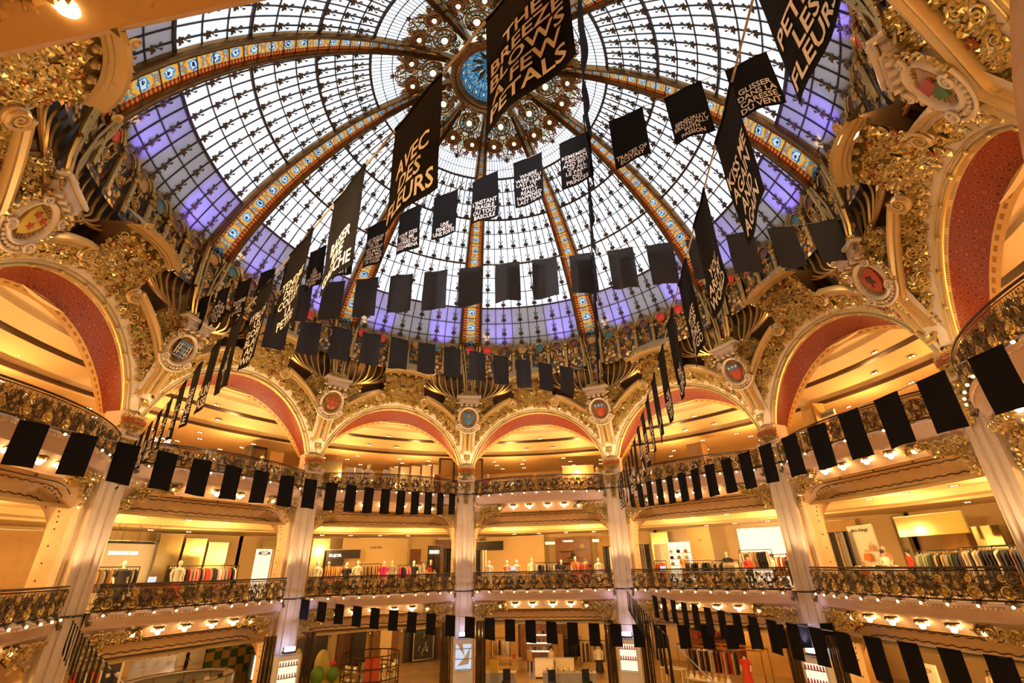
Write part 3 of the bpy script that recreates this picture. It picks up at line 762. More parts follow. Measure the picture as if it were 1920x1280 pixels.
# ------------------------------------------------------------------ floors, ceilings, outer walls
def annulus(name, prof, m, kind='structure', n=90):
    q = MB(); q.lathe(prof, n, us=60, vs=6); return tag(q.build(name, m, ang=30), kind=kind)
gf = MB(); gf.lathe([(.01, -4.1), (36, -4.1)], 60); tag(gf.build('floor', M['floor']), kind='structure')
annulus('wall_outer', [(36, -4.1), (36, -1.7), (20.6, -1.7), (20.6, 5.6)], M['shopwall'])
annulus('floor_middle', [(20.5, -.78), (10.0, -.78), (10.0, -.86)], M['floor'])
annulus('floor_upper', [(20.5, 2.58), (10.0, 2.58), (10.0, 2.5)], M['floor'])
annulus('ceiling_ground', [(9.9, -1.95), (10.6, -1.80), (36, -1.80)], M['shopceil'])
annulus('ceiling_middle', [(9.95, 1.42), (10.05, 1.52), (11.9, 1.56), (11.95, 1.40), (12.6, 1.40), (12.65, 1.58), (13.3, 1.58), (13.35, 1.40), (20.5, 1.40)], M['shopceil'])
annulus('ceiling_upper', [(9.9, 5.52), (10.3, 5.42), (10.32, 5.30), (10.7, 5.22), (11.5, 4.78), (11.52, 4.66), (11.75, 4.66), (11.8, 4.58), (20.5, 4.50)], M['shopceil'])
annulus('roof', [(8.9, 9.05), (9.6, 7.2), (10.2, 5.9), (20.6, 5.7)], M['bronze'])
tr = MB()
tr.lathe([(10.85, 5.135), (10.9, 5.10), (11.0, 5.05)], 90); tr.lathe([(11.48, 4.64), (11.6, 4.60), (11.78, 4.62)], 90)
tag(tr.build('trim_11', M['rail']), kind='structure')
cv = MB()      # lit coves in the middle floor ceiling, in stretches
for i in range(10):
    for a0, a1 in ((-13, -3), (5, 9)):
        cv.lathe([(12.7, 1.55), (13.25, 1.55)], 6, a0=math.radians(90 - i * 36 + a0 - 18), a1=math.radians(90 - i * 36 + a1 - 18))
tag(cv.build('trim_12', M['cove']), kind='structure')

# ------------------------------------------------------------------ balcony of one bay
HB = 2.62
def bul(x): return max(0.0, cos(PI * x / (2 * HB + .25))) ** .8
HR = .58
def plan(d_end, B): return lambda x: d_end - B * bul(x)
def balcony(zf, flat=1.0, dent=True):
    bc = MB(); prof = [(.00, 10.4, 0), (.0, 9.14, .62), (-.05, 9.12, .64), (-.07, 9.13, .60), (-.13, 9.14, .55), (-.15, 9.13, .50), (-.24, 9.15, .44), (-.30, 9.16, .36), (-.335, 9.18, .38), (-.36, 9.19, .30), (-.42, 9.22, .14), (-.52, 9.27, .06), (-.63, 9.31, 0)]
    N = 40
    bc.grid(lambda u, v: (lambda p, x: Vector((x, plan(p[1], p[2] * flat)(x), zf + p[0])))(prof[min(int(v * 12 + 1e-6), 12)], (u - .5) * 2 * HB), N, 12)
    # dentil row and applied tablets
    for i in range(70 if dent else 0):
        x = (i / 69 - .5) * 2 * 2.5; bc.box((x, plan(9.13, .585 * flat)(x) , zf - .095), (.035, .03, .035))
    return bc
def bracket_leaves(zf, flat=1.0):
    g = MB()
    for sg in (-1, 1):
        for j in range(44):
            f = rng.random(); x = sg * (HB - .02 - 1.25 * f); z = zf - .40 - .22 * rng.random() - (1 - f) ** 2 * rng.random() * .75
            y = plan(9.20, .2 * flat)(x) - .03 if z > zf - .6 else 9.27
            g.rosette(Vector((x, y, z)), Vector((rng.uniform(-.3, .3), -1, -.5)), rng.uniform(.08, .14), 5, .4, rng.uniform(0, 6))
        for j in range(6):
            x = sg * (HB - .15 - .2 * j); g.spiral(Vector((x, plan(9.18, .2 * flat)(x) - .03, zf - .5)), Vector((0, -1, -.4)), Vector((sg, 0, 0)), .10, 1.6, .022, sg)
    return g
def opening(zf):        # wall round the opening below a balcony, with its cove and jambs
    b = MB(); zt = zf - .63; W = 2.78
    def oc(u):         # opening outline, flat top with round shoulders
        L = 2.62; R_ = .72
        if u < .12: return (-L, zt - R_ * (1 - 0) - 2.2 * (1 - u / .12))
        if u > .88: return (L, zt - R_ - 2.2 * ((u - .88) / .12))
        v = (u - .12) / .76
        if v < .25: a = PI - PI / 2 * (v / .25); return (-L + R_ * 1.1 + R_ * 1.1 * cos(a), zt - R_ + R_ * sin(a))
        if v > .75: a = PI / 2 - PI / 2 * ((v - .75) / .25); return (L - R_ * 1.1 + R_ * 1.1 * cos(a), zt - R_ + R_ * sin(a))
        return (-L + R_ * 1.1 + (2 * L - 2.2 * R_) * (v - .25) / .5, zt)
    def ot(u):
        x, z = oc(u); s_ = W / 2.62
        return (x * s_, zt + .06) if .12 <= u <= .88 else ((-W if u < .5 else W), zt + .06 if abs(u - .5) <= .38 else z)
    N = 50
    def wl(u, v):
        x, z = oc(u)
        if v < .5: q = v * 2; return Vector((x + (.03 if x < 0 else -.03) * 0, 9.30, z))
        return Vector((max(-W, min(W, x * 1.06)), 9.32, (zt + .10) if .12 <= u <= .88 else z))
    b.grid(wl, N, 1)
    b.grid(lambda u, v: Vector((oc(u)[0] * 1.06 if v > .5 else oc(u)[0], 9.30, (zt + .10 if .12 < u < .88 else oc(u)[1]) if v > .5 else oc(u)[1])), N, 1)
    # cove falling back to the ceiling
    c = MB()
    def cvf(u, v):
        x, z = oc(u); a = v * PI / 2
        return Vector((x * (1 + .05 * v), 9.30 + .72 * sin(a), z - (.42 * (1 - cos(a)) if .12 <= u <= .88 else 0)))
    c.grid(cvf, N, 8)
    t = MB()
    for v, a0 in ((.25, .0), (.42, .02), (.86, .02)):
        pts = []
        for i in range(121):
            u = .22 + .56 * i / 120; p = cvf(u, v); wv = a0 * (1 if (i // 3) % 2 else -1) * .6
            pts.append(Vector((p.x, p.y - .015, p.z + wv - .01)))
        t.tube(pts, .011, 4)
    for i in range(5):
        u = .28 + .11 * i; p = cvf(u, .12); t.ball(p + Vector((0, 0, -.005)), .03, 6, 4)
    for u0, u1 in ((.01, .30), (.70, .99)):   # studs along jambs
        for i in range(16):
            p = cvf(u0 + (u1 - u0) * i / 15, .5); t.ball(p, .022, 5, 4)
    return b, c, t
def balustrade(zf, flat=1.0, name='balustrade'):
    rl_, gr_ = MB(), MB(); xs = HB - .06; root = empty(name); br_ = None
    lo, hi = plan(9.15, .58 * flat), plan(9.13, .68 * flat)
    def P(x, h): # bombe front: belly at mid height
        f = max(0, h / .58); return Vector((x, lo(x) + (hi(x) - lo(x)) * (f ** .7), zf + h))
    N = 60
    rl_.tube([P(-xs + 2 * xs * i / N, .58) for i in range(N + 1)], .022, 6)
    rl_.tube([P(-xs + 2 * xs * i / N, .03) for i in range(N + 1)], .020, 5); rl_.tube([P(-xs + 2 * xs * i / N, .53) for i in range(N + 1)], .011, 4)
    nb = 11
    nrm = lambda x: Vector((-(hi(x + .02) - hi(x - .02)) / .04 * -1, -1, .0)).normalized()
    for i in range(nb):
        ro_, br_ = MB(), MB()
        x = -xs + 2 * xs * (i + .5) / nb; h = xs / nb; n = nrm(x); T = Vector((1, (lo(x + .01) - lo(x - .01)) / .02, 0)).normalized()
        ro_.rosette(P(x, .17) + n * .03, n, .085, 10, .35, 0, True, .25); ro_.ball(P(x, .17) + n * .03, .035, 6, 4)
        ro_.tube([P(x, .17) + n * .02 + (T * cos(2 * PI * j / 14) + Vector((0, 0, sin(2 * PI * j / 14)))) * .095 for j in range(15)], .012, 4, False)
        ro_.rosette(P(x, .42) + n * .02, n, .06, 8, .3); ro_.tube([P(x, .40) + n * .02 + (T * cos(2 * PI * j / 12) + Vector((0, 0, sin(2 * PI * j / 12)))) * .055 for j in range(13)], .010, 4, False)
        for sg in (-1, 1):
            gr_.spiral(P(x + sg * h * .62, .36), n, T * sg, .085, 1.7, .014, sg, 14); gr_.spiral(P(x + sg * h * .62, .14), n, T * -sg, .075, 1.7, .013, -sg, 14)
            gr_.tube([P(x + sg * .02, .05), P(x + sg * .12, .11), P(x + sg * .10, .27), P(x + sg * .03, .34), P(x + sg * .07, .48)], .013, 4)
            gr_.tube([P(x + sg * h * .95, .04), P(x + sg * h * .7, .25), P(x + sg * h * .95, .47)], .012, 4)
            for q in range(2): gr_.leaf(P(x + sg * h * (.3 + .35 * q), .24), (T * sg + Vector((0, 0, .8 - 1.3 * q))).normalized(), n, .13, .035, .4)
            gr_.rosette(P(x + sg * h * .55, .25) + n * .02, n, .055, 5, .4)
            gr_.rosette(P(x + sg * h * .9, .10) + n * .02, n, .045, 5, .4); gr_.rosette(P(x + sg * h * .85, .42) + n * .02, n, .045, 5, .4)
        gr_.tube([P(x, .03), P(x, .09)], .012, 4)
        br_.tube([P(x, .02), P(x, -.0) + n * .05 + Vector((0, 0, -.03)), P(x, 0) + n * .11 + Vector((0, 0, -.05))], .02, 5)
        br_.rosette(P(x, -.02) + n * .05, (n + Vector((0, 0, -1))).normalized(), .075, 6, .4)
        for sg in (-1, 1): br_.spiral(P(x, -.02) + T * sg * .06 + n * .03, n, T * sg, .05, 1.4, .012, sg, 10)
        ro_.build('gilded_rosette', M['bright_gold'], root, smooth=False); bo_ = br_.build('bracket', M['grille'], root, smooth=False)
        q = MB(); q.ball(P(x, 0) + n * .13 + Vector((0, 0, -.05)), .026, 7, 5); q.build('bulb', M['bulb'], bo_)
    br_ = gr_
    for sg in (-1, 1):   # end scrolls
        for z0, R in ((.40, .12), (.20, .11)): gr_.spiral(P(sg * (xs - .10), z0), nrm(sg * xs), Vector((sg, 0, .3)), R, 1.8, .022, sg)
        br_.tube([P(sg * xs, .0), P(sg * xs, 0) + Vector((sg * .03, -.03, -.12)), P(sg * xs, 0) + Vector((sg * .02, -.08, -.24)), P(sg * xs, 0) + Vector((0, -.12, -.20))], .03, 5)
        br_.ball(P(sg * xs, 0) + Vector((0, -.12, -.2)), .05, 6, 5)
    gd = MB(); gd.grid(lambda u, v: P(-xs + 2 * xs * u, .03 + .51 * v) + Vector((0, .05, 0)), 30, 4); gd.build('glass_guard', M['guard'], root)
    for i in range(90):
        x = -xs + 2 * xs * i / 89; gr_.tube([P(x, .03) + Vector((0, .03, 0)), P(x + (.06 if i % 2 else -.06), .28) + Vector((0, .03, 0)), P(x, .53) + Vector((0, .03, 0))], .006, 4, False)
    for i in range(44):
        x = -xs + .05 + (2 * xs - .1) * i / 43; gr_.rosette(P(x, rng.uniform(.08, .46)) + nrm(x) * .02, nrm(x), rng.uniform(.04, .065), 5, .4, rng.uniform(0, 6))
    rl_.build('handrail', M['rail'], root); gr_.build('scrollwork', M['grille'], root, smooth=False)
    return root
def cluster(single=False):
    root = empty('ceiling_lamp'); c = MB(); c.lathe([(.10, .0), (.13, -.03), (.09, -.07), (.03, -.09)], 12)
    for a in range(4): c.leaf(Vector((0, 0, -.02)), Vector((cos(a * PI / 2), sin(a * PI / 2), -.1)), Vector((0, 0, -1)), .19, .05, .3)
    offs = [(0, 0, -.13, .060)] + ([] if single else [(-.115, .02, -.075, .042), (.115, .02, -.075, .042), (0, .12, -.07, .042)])
    for x, y, z, r in offs[1:]: c.tube([(0, 0, -.05), (x, y, z)], .016, 5)
    c.build('canopy', M['grille'], root)
    for x, y, z, r in offs:
        q = MB(); q.ball((x, y, z), r, 12, 8); q.build('bulb', M['bulb'], root)
    return root
WHERE = {-4.5: 'above the viewpoint', -3.5: 'at the left edge', -2.5: 'left of the large left pier', -1.5: 'right of the large left pier', -.5: 'left of the blue shield pier', .5: 'right of the blue shield pier', 1.5: 'left of the large right pier', 2.5: 'right of the large right pier', 3.5: 'at the right edge', 4.5: 'at the top right corner'}
BAYS = [-4.5, -3.5, -2.5, -1.5, -.5, .5, 1.5, 2.5, 3.5, 4.5]
ZF = {'upper': 2.58, 'middle': -.78}
lampcat = []
cl0 = cluster(); cl1 = cluster(True)
tag(cl0, 'x', 'lamp'); tag(cl1, 'x', 'lamp'); used0 = used1 = False
for fl, zf in ZF.items():
    bc = balcony(zf).build('wall_balcony', M['pale'], ang=40); tag(bc, kind='structure')
    bracket_leaves(zf).build('gilded_bracket_leaves', M['gold'], bc, smooth=False)
    o1, o2, o3 = opening(zf); o1.build('opening_wall', M['cream2'], bc, ang=40); o2.build('cove', M['cream2'], bc, ang=60); o3.build('wavy_trim', M['rail'], bc)
    bl0 = balustrade(zf); tag(bl0, 'x', 'balustrade', group='bronze balustrades of the galleries')
    for n_, k in enumerate(BAYS):
        if k == 4.5:
            if fl == 'middle': continue
            sb = balcony(zf, .35, False).build('wall_balcony', M['pale'], ang=40); tag(sb, kind='structure'); sb.rotation_euler.z = -k * A36
            fl_ = MB()
            for j in range(420):
                x = -2.6 + 2.3 * rng.random() ** 1.3; z = zf - .36 - rng.random() * (.75 if x < -1.6 else .35)
                fl_.rosette(Vector((x, plan(9.20, .10)(x) - .02 + rng.uniform(-.03, .05), z)), Vector((rng.uniform(-.4, .4), -1, -.6)), rng.uniform(.04, .085), 6, .45, rng.uniform(0, 6))
            fl_.build('gilded_bracket_leaves', M['gold'], sb, smooth=False); sb.rotation_euler.z = -k * A36 + math.radians(15); sb.location = (loc(k, -.09, 8.96) - Matrix.Rotation(-k * A36 + math.radians(15), 3, 'Z') @ Vector((-.09, 8.9, 0))) * S;
            continue
        if k == -4.5:       # the gallery over the viewpoint hardly bulges
            if fl == 'middle': continue
            sb = balcony(zf, .06, False).build('wall_balcony', M['pale'], ang=40); tag(sb, kind='structure'); sb.rotation_euler.z = -k * A36
            so_ = MB(); so_.grid(lambda u, v: Vector(((u - .5) * 5.2, 9.30 + .9 * v, zf - .63 + .05 * v)), 10, 2); so_.build('soffit', M['cream2'], sb)
            mo_ = MB()
            for dd, zz, rr in ((9.20, .40, .018), (9.25, .47, .028), (9.33, .60, .02)): mo_.tube([Vector((-2.5 + 5 * j / 20, dd, zf - zz)) for j in range(21)], rr, 6)
            mo_.build('cornice_rolls', M['pale'], sb)
            fl_ = MB()
            for j in range(60):
                x = rng.uniform(-.9, 1.2); fl_.rosette(Vector((x, rng.uniform(9.40, 9.6), zf - .61 - .02 * rng.random())), Vector((rng.uniform(-.2, .2), -.4, -1)), rng.uniform(.05, .10), 6, .4, rng.uniform(0, 6))
            fl_.build('soffit_flowers', M['gold2'], sb, smooth=False)
            for x in (-.35, .30, .95):
                l = cl0 if not used0 else dup(cl0); used0 = True
                l.location = loc(k, x, 9.40, zf - .46) * S; l.rotation_euler = (0, 0, -k * A36); l['label'] = 'cluster of four lit bulbs under the cream soffit at the top left corner'; l['category'] = 'lamp'; l['group'] = 'bulb clusters above the viewpoint'
            continue
        r = bc if n_ == 1 else dup(bc)
        r.rotation_euler.z = -k * A36
        if 1:
            q = bl0 if n_ == 1 else dup(bl0)
            q.rotation_euler.z = -k * A36; q['label'] = 'bronze balustrade with gilded rosettes on the %s gallery %s' % (fl, WHERE[k]); q['category'] = 'balustrade'
            q['group'] = 'bronze balustrades of the galleries'
        for j, x in enumerate((-1.55, -1.0, -.36, .36, 1.0, 1.55)):
            single = j in (0, 5)
            if single: l = cl1 if not used1 else dup(cl1); used1 = True
            else: l = cl0 if not used0 else dup(cl0); used0 = True
            p = loc(k, x, plan(9.20, .24)(x), zf - .39)
            l.location = p * S; l.rotation_euler = (0, 0, -k * A36)
            l['label'] = ('single round bulb under the %s balcony %s' if single else 'cluster of four lit bulbs under the %s balcony %s') % (fl, WHERE[k])
            l['category'] = 'lamp'; l['group'] = ('end lamps' if single else 'bulb clusters') + ' under the %s balcony %s' % (fl, WHERE[k])
# black straps round the piers and the floodlights at their feet
def strap(k, z):
    q = MB(); pts = [(-.95, 9.18, z + .02), (-.62, 9.28, z + .0), (-.36, 9.41, z - .01), (0, 9.40, z - .02), (.36, 9.41, z - .01), (.62, 9.28, z), (.95, 9.18, z + .02)]
    q.tube(pts, .022, 6); q.box((.30, 9.39, z - .01), (.10, .06, .07)); q.box((-.42, 9.38, z - .005), (.06, .06, .06))
    o = q.build('strap', M['black'], rz=-k * A36); return o
PN = {-3: 'leftmost pier', -2: 'large left pier', -1: 'floodlit pier left of the middle', 0: 'middle pier under the blue shield', 1: 'floodlit pier right of the middle', 2: 'large right pier', 3: 'rightmost pier'}
for k in (-2, -1, 0, 1, 2):
    for z, nm in ((-.785, 'lower'), (2.66, 'upper')): tag(strap(k, z), '%s black strap tied around the %s' % (nm, PN[k]), 'strap')
def floodlight(k):
    root = empty('floodlight', pol(k, 9.12, -2.22), -k * A36)
    b = MB(); b.box((0, .05, 0), (.34, .20, .05)); b.box((-.17, .02, .07), (.02, .06, .14)); b.box((.17, .02, .07), (.02, .06, .14)); b.build('housing', M['black'], root, smooth=False)
    f = MB(); f.box((0, 0, .085), (.30, .10, .10)); f.build('lit_face', M['floodface'], root, smooth=False)
    tag(root, 'blue-white floodlight shining up at the foot of the %s' % PN[k], 'floodlight')
    lamp('floodlight_beam', 'SPOT', pol(k, 8.95, -1.98), 170, (.66, .62, 1), spot=80, size=.06, target=pol(k, 9.5, 2.5), blend=.9)
for k in (-1, 0, 1, 2): floodlight(k)

# ------------------------------------------------------------------ coats of arms over the piers
def star(m, c, R, n, e, z=0):
    b = n.cross(e); P = []
    for i in range(10):
        a = PI / 2 + 2 * PI * i / 10; q = R if i % 2 == 0 else R * .42; P.append(c + (e * cos(a) + b * sin(a)) * q)
    m.add([c] + P, [(0, 1 + i, 1 + (i + 1) % 10) for i in range(10)])
M['arms_blue'] = mat('arms_blue', (.06, .16, .30), .45); M['arms_red'] = mat('arms_red', (.45, .07, .03), .45); M['arms_yellow'] = mat('arms_yellow', (.62, .42, .07), .45)
M['arms_green'] = mat('arms_green', (.07, .16, .05), .5); M['arms_white'] = mat('arms_white', (.75, .70, .62), .5); M['arms_ochre'] = mat('arms_ochre', (.45, .27, .09), .5); M['arms_dark'] = mat('arms_dark', (.05, .035, .03), .5); M['arms_gold2'] = M['bright_gold']
def cartouche(k, label, build):
    root = empty('coat_of_arms', pol(k, 8.78, 5.62), -k * A36)
    tilt = Matrix.Rotation(.42, 3, 'X')      # leaning forward over the hall
    n = tilt @ Vector((0, -1, 0)); e = Vector((1, 0, 0)); up = -(n.cross(e)); up = tilt @ Vector((0, 0, 1))
    F = lambda x, z, o=0: e * x + up * z + n * o
    f = MB(); N = 40
    def ov(i, R): a = 2 * PI * i / N; return (R * cos(a), R * 1.08 * sin(a))
    path = [F(*ov(i, .385)) for i in range(N + 1)]; fr = [((path[i] - F(0, 0)).normalized(), n) for i in range(N + 1)]
    f.sweep(path, fr, [(-.03, -.1), (-.03, .05), (-.01, .09), (.03, .10), (.055, .07), (.06, .01), (.06, -.15)])
    # scroll ends and festoon
    for sg in (-1, 1):
        f.spiral(F(sg * .36, -.34, .10), n, e * sg, .12, 1.6, .03, sg); f.spiral(F(sg * .34, .36, .10), n, e * sg, .10, 1.5, .028, -sg)
    for j in range(9):
        a = -PI / 2 + (j - 4) * .2; f.ball(F(.49 * cos(a), .49 * sin(a) * 1.08, .06), .036, 6, 4)
    f.tube([F(.60 * cos(-PI / 2 + (j - 6) * .17), .62 * sin(-PI / 2 + (j - 6) * .17), .06) for j in range(13)], .03, 5)
    f.build('frame', M['cream'], root, ang=50)
    g = MB()
    for j in range(18):
        a = 2 * PI * j / 18 + .2
        if -2.4 < a - 2 * PI * (a > PI) < -.7: continue
        g.rosette(F(.54 * cos(a), .56 * sin(a), .04), n, .11, 5, .4, j)
    g.build('wreath', M['gold'], root, smooth=False)
    d = MB(); d.add([F(0, 0, -.03)] + [F(*ov(i, .37), .0) for i in range(N)], [(0, 1 + i, 1 + (i + 1) % N) for i in range(N)])
    for i in range(28):
        a = 2 * PI * i / 28; d.tube([F(.26 * cos(a), .28 * sin(a), .0), F(.37 * cos(a), .40 * sin(a), .02)], .009, 4)
    d.build('rayed_ground', M['arms_ochre'], root)
    build(root, F, n, e, up)
    tag(root, label, 'coat of arms', group='coats of arms above the piers')
SH = [(-.22, .24), (.22, .24), (.235, .05), (.20, -.10), (.11, -.23), (0, -.31), (-.11, -.23), (-.20, -.10), (-.235, .05)]
def shield(root, F, m, pts=SH, o=.04, name='shield'):
    q = MB(); nn = len(pts); cx = sum(p[0] for p in pts) / nn; cz = sum(p[1] for p in pts) / nn
    q.add([F(cx, cz, o + .035)] + [F(x, z, o) for x, z in pts] + [F(x, z, o - .05) for x, z in pts], [(0, 1 + i, 1 + (i + 1) % nn) for i in range(nn)] + [(1 + i, 1 + nn + i, 1 + nn + (i + 1) % nn, 1 + (i + 1) % nn) for i in range(nn)])
    return q.build(name, m, root, smooth=False)
def ch(root, F, m, polys, name='charge', o=.085):
    q = MB()
    for P in polys:
        nn = len(P); q.add([F(x, z, o) for x, z in P] + [F(x, z, o - .03) for x, z in P], [tuple(range(nn))] + [(i, nn + i, nn + (i + 1) % nn, (i + 1) % nn) for i in range(nn)])
    q.build(name, m, root, smooth=False)
def st5(cx, cz, R): return [(cx + (R if i % 2 == 0 else R * .42) * cos(PI / 2 + PI * i / 5), cz + (R if i % 2 == 0 else R * .42) * sin(PI / 2 + PI * i / 5)) for i in range(10)]
def rc(x0, x1, z0, z1): return [(x0, z0), (x1, z0), (x1, z1), (x0, z1)]
def A_p3(r, F, n, e, u): shield(r, F, M['arms_yellow']); ch(r, F, M['arms_red'], [st5(-.10, .12, .08), st5(.10, .12, .08), st5(0, -.09, .08)], 'stars')
def A_p2(r, F, n, e, u):
    shield(r, F, M['arms_dark']); ch(r, F, M['arms_white'], [rc(-.20, .20, .13 - .11 * j, .145 - .11 * j) for j in range(4)] + [rc(-.2 + .08 * i, -.185 + .08 * i, -.15, .2) for i in range(6)], 'bars'); ch(r, F, M['arms_blue'], [rc(-.2, .2, .16, .23), rc(-.05, .05, -.24, .15)], 'pale')
def A_p1(r, F, n, e, u): shield(r, F, M['arms_ochre'], [(.25 * cos(2 * PI * i / 16), .25 * sin(2 * PI * i / 16)) for i in range(16)]); ch(r, F, M['arms_red'], [rc(-.04, .04, -.22, .22), rc(-.22, -.04, -.04, .04), rc(.04, .22, -.04, .04), rc(-.18, -.07, .08, .17), rc(.07, .18, .08, .17), rc(-.18, -.07, -.17, -.08), rc(.07, .18, -.17, -.08)], 'cross')
def A_0(r, F, n, e, u): shield(r, F, M['arms_blue']); ch(r, F, M['bright_gold'], [rc(-.06, .06, .06, .09), [(-.07, .09), (-.05, .17), (-.025, .10)], [(-.03, .09), (0, .19), (.03, .09)], [(.025, .10), (.05, .17), (.07, .09)]] + [[(.01 + .045 * cos(a * .785) , .02 + .045 * sin(a * .785)) for a in range(8)]], 'crown')
def A_1(r, F, n, e, u): shield(r, F, M['arms_red']); ch(r, F, M['arms_blue'], [rc(-.215, .215, .06, .235)], 'chief', .075); ch(r, F, M['arms_white'], [q for x in (-.13, 0, .13) for q in (rc(x - .012, x + .012, .09, .21), rc(x - .05, x + .05, .14, .165))], 'lilies', .09)
def A_2(r, F, n, e, u): shield(r, F, M['arms_red']); ch(r, F, M['arms_blue'], [rc(-.215, .215, .04, .235)], 'chief', .075); ch(r, F, M['arms_white'], [st5(x, .14, .065) for x in (-.13, 0, .13)], 'stars', .09)
def A_3(r, F, n, e, u): shield(r, F, M['arms_red']); ch(r, F, M['arms_dark'], [[(-.06, -.14), (-.02, -.02), (-.10, .04), (-.03, .06), (-.02, .14), (.03, .07), (.10, .10), (.05, .01), (.09, -.10), (.02, -.04)]], 'beast')
def A_4(r, F, n, e, u): shield(r, F, M['arms_ochre']); ch(r, F, M['arms_green'], [[(-.2, -.1), (0, -.29), (.2, -.1), (.0, .02)]], 'green_base'); ch(r, F, M['arms_red'], [[(-.21, .05), (-.10, .22), (.19, .02), (.10, -.10)]], 'band', .092)
cartouche(-3, 'yellow shield with three red stars in an oval cream frame at the left edge', A_p3)
cartouche(-2, 'dark barred shield with white lines and blue in an oval cream frame', A_p2)
cartouche(-1, 'round red cross on ochre ground in a wreathed cream frame', A_p1)
cartouche(0, 'blue shield with small gold crown over the middle pier', A_0)
cartouche(1, 'red shield with blue top and three white lilies', A_1)
cartouche(2, 'red shield with blue top and three white stars', A_2)
cartouche(3, 'plain red shield with dark beast in an oval cream frame', A_3)
cartouche(4, 'shield with red band over green base beside the nearest right arch', A_4)
# ------------------------------------------------------------------ black flags on their ropes
def text_mesh(body, size=1.0, bold=.018, sp=.86):
    c = bpy.data.curves.new('t', 'FONT'); c.body = body; c.align_x = 'CENTER'; c.size = size; c.offset = bold; c.space_line = sp; c.resolution_u = 2; c.extrude = 0
    o = bpy.data.objects.new('t', c); COL.objects.link(o); dg = bpy.context.evaluated_depsgraph_get(); dg.update()
    me = bpy.data.meshes.new_from_object(o.evaluated_get(dg)); bpy.data.objects.remove(o); bpy.data.curves.remove(c)
    v = [tuple(p.co) for p in me.vertices]; f = [tuple(p.vertices) for p in me.polygons]; bpy.data.meshes.remove(me)
    return v, f
class Row:
    def __init__(s, A, B, s0, ds, w, H, sag, z=None):
        s.A, s.B = Vector(A), Vector(B); s.s0, s.ds, s.w, s.H, s.sag = s0, ds, w, H, sag; s.L = (s.B - s.A).length
    def at(s, u):
        t = u / s.L; p = s.A.lerp(s.B, t); p.z -= 4 * s.sag * t * (1 - t); return p
    def rope(s, u0, u1, label):
        q = MB(); q.tube([s.at(u0 + (u1 - u0) * i / 24) for i in range(25)], .008, 4)
        tag(q.build('rope', M['rope']), label, 'rope')
def flag(row, i, label, group, text=None, cover=.52, yaw=0, amp=.02, w=None, H=None, cl='cloth', du=0):
    u = row.s0 + i * row.ds + du; w = w or row.w; H = H or row.H
    a, b = row.at(u), row.at(u + w); c = (a + b) / 2
    if yaw:
        d = (b - a); R = Matrix.Rotation(yaw, 3, 'Z'); d = R @ d; a, b = c - d / 2, c + d / 2
    h = b - a; nrm = Vector((h.y, -h.x, 0)).normalized()
    if (Vector((-1.0856, -10.3385, 0)) - c).dot(nrm) < 0: nrm = -nrm
    ph = rng.uniform(0, 6); f1 = rng.uniform(.8, 1.5); sk = rng.uniform(-.03, .03); bw = rng.uniform(-.03, .03)
    def P(x, y, off=0):       # x 0..1 along the top, y 0..1 downwards
        q = a + h * (x + (sk + bw * (x - .5)) * y); q = q.copy(); q.z -= H * y * (1 + .015 * sin(ph * 3 + 3 * x))
        o = amp * (.35 + y) * sin(ph + f1 * 5.0 * x + 1.6 * y) + amp * .5 * sin(ph * 2 + 7 * y + 2 * x) * y
        return q + nrm * (o + off) - c
    root = empty('flag', c); m = MB()
    m.grid(lambda x, y: P(x, y), 8, 9); m.build('cloth', M[cl], root, ang=180)
    hm = MB(); hm.tube([P(k / 8, 0, 0) for k in range(9)], .012, 5); hm.build('hem', M[cl], root)
    if text:
        v, f = text_mesh(text, bold=.018 if text.count('\n') < 4 or row.H < 1 else .006); xs = [p[0] for p in v]; ys = [p[1] for p in v]
        x0, x1, y0, y1 = min(xs), max(xs), min(ys), max(ys)
        sx = .88 / (x1 - x0); hh = min(cover, (y1 - y0) * sx * w / H * 1.25); sy = hh / (y1 - y0)
        if sx * w > sy * H * 1.5: sx = sy * H * 1.5 / w
        flip = (b - a).cross(Vector((0, 0, 1))).dot(nrm) < 0        # read left to right from the hall side
        cx = (x0 + x1) / 2; tm = MB(); V = []
        for p in v:
            x = .5 + (p[0] - cx) * sx * (-1 if flip else 1); y = .955 - (p[1] - y0) * sy
            V.append(P(x, y, .006))
        tm.add(V, f); tm.build('lettering', M['letter'], root, smooth=False)
    tag(root, label, 'flag', group); return root
ROWS = {}
def R_(n, *a): ROWS[n] = Row(*a)
pp_ = lambda k, r, z: tuple(pol(k, r, z))
R_('L', pp_(-2, 9.5, 2.66), (-.41, -9.55, 2.70), 2.764, .956, .548, .893, .0)
R_('R', pp_(1, 9.5, 2.66), (.06, -10.57, 3.0), 7.827, .869, .462, .914, .45)
R_('UL', pp_(0, 9.5, 2.66), (-9.32, -3.02, 2.58), .747, .736, .414, .741, .396)
R_('UR', pp_(1, 9.5, 2.66), (5.57, -10.67, 2.68), 1.515, .742, .428, .748, .515)
R_('LM', pp_(-1, 9.5, -.785), (12.2, 1.55, -1.40), .321, .603, .303, .537, .42)
R_('N', pp_(1, 9.5, -.785), (5.72, -8.05, -1.04), 2.275, .609, .33, .574, .186)
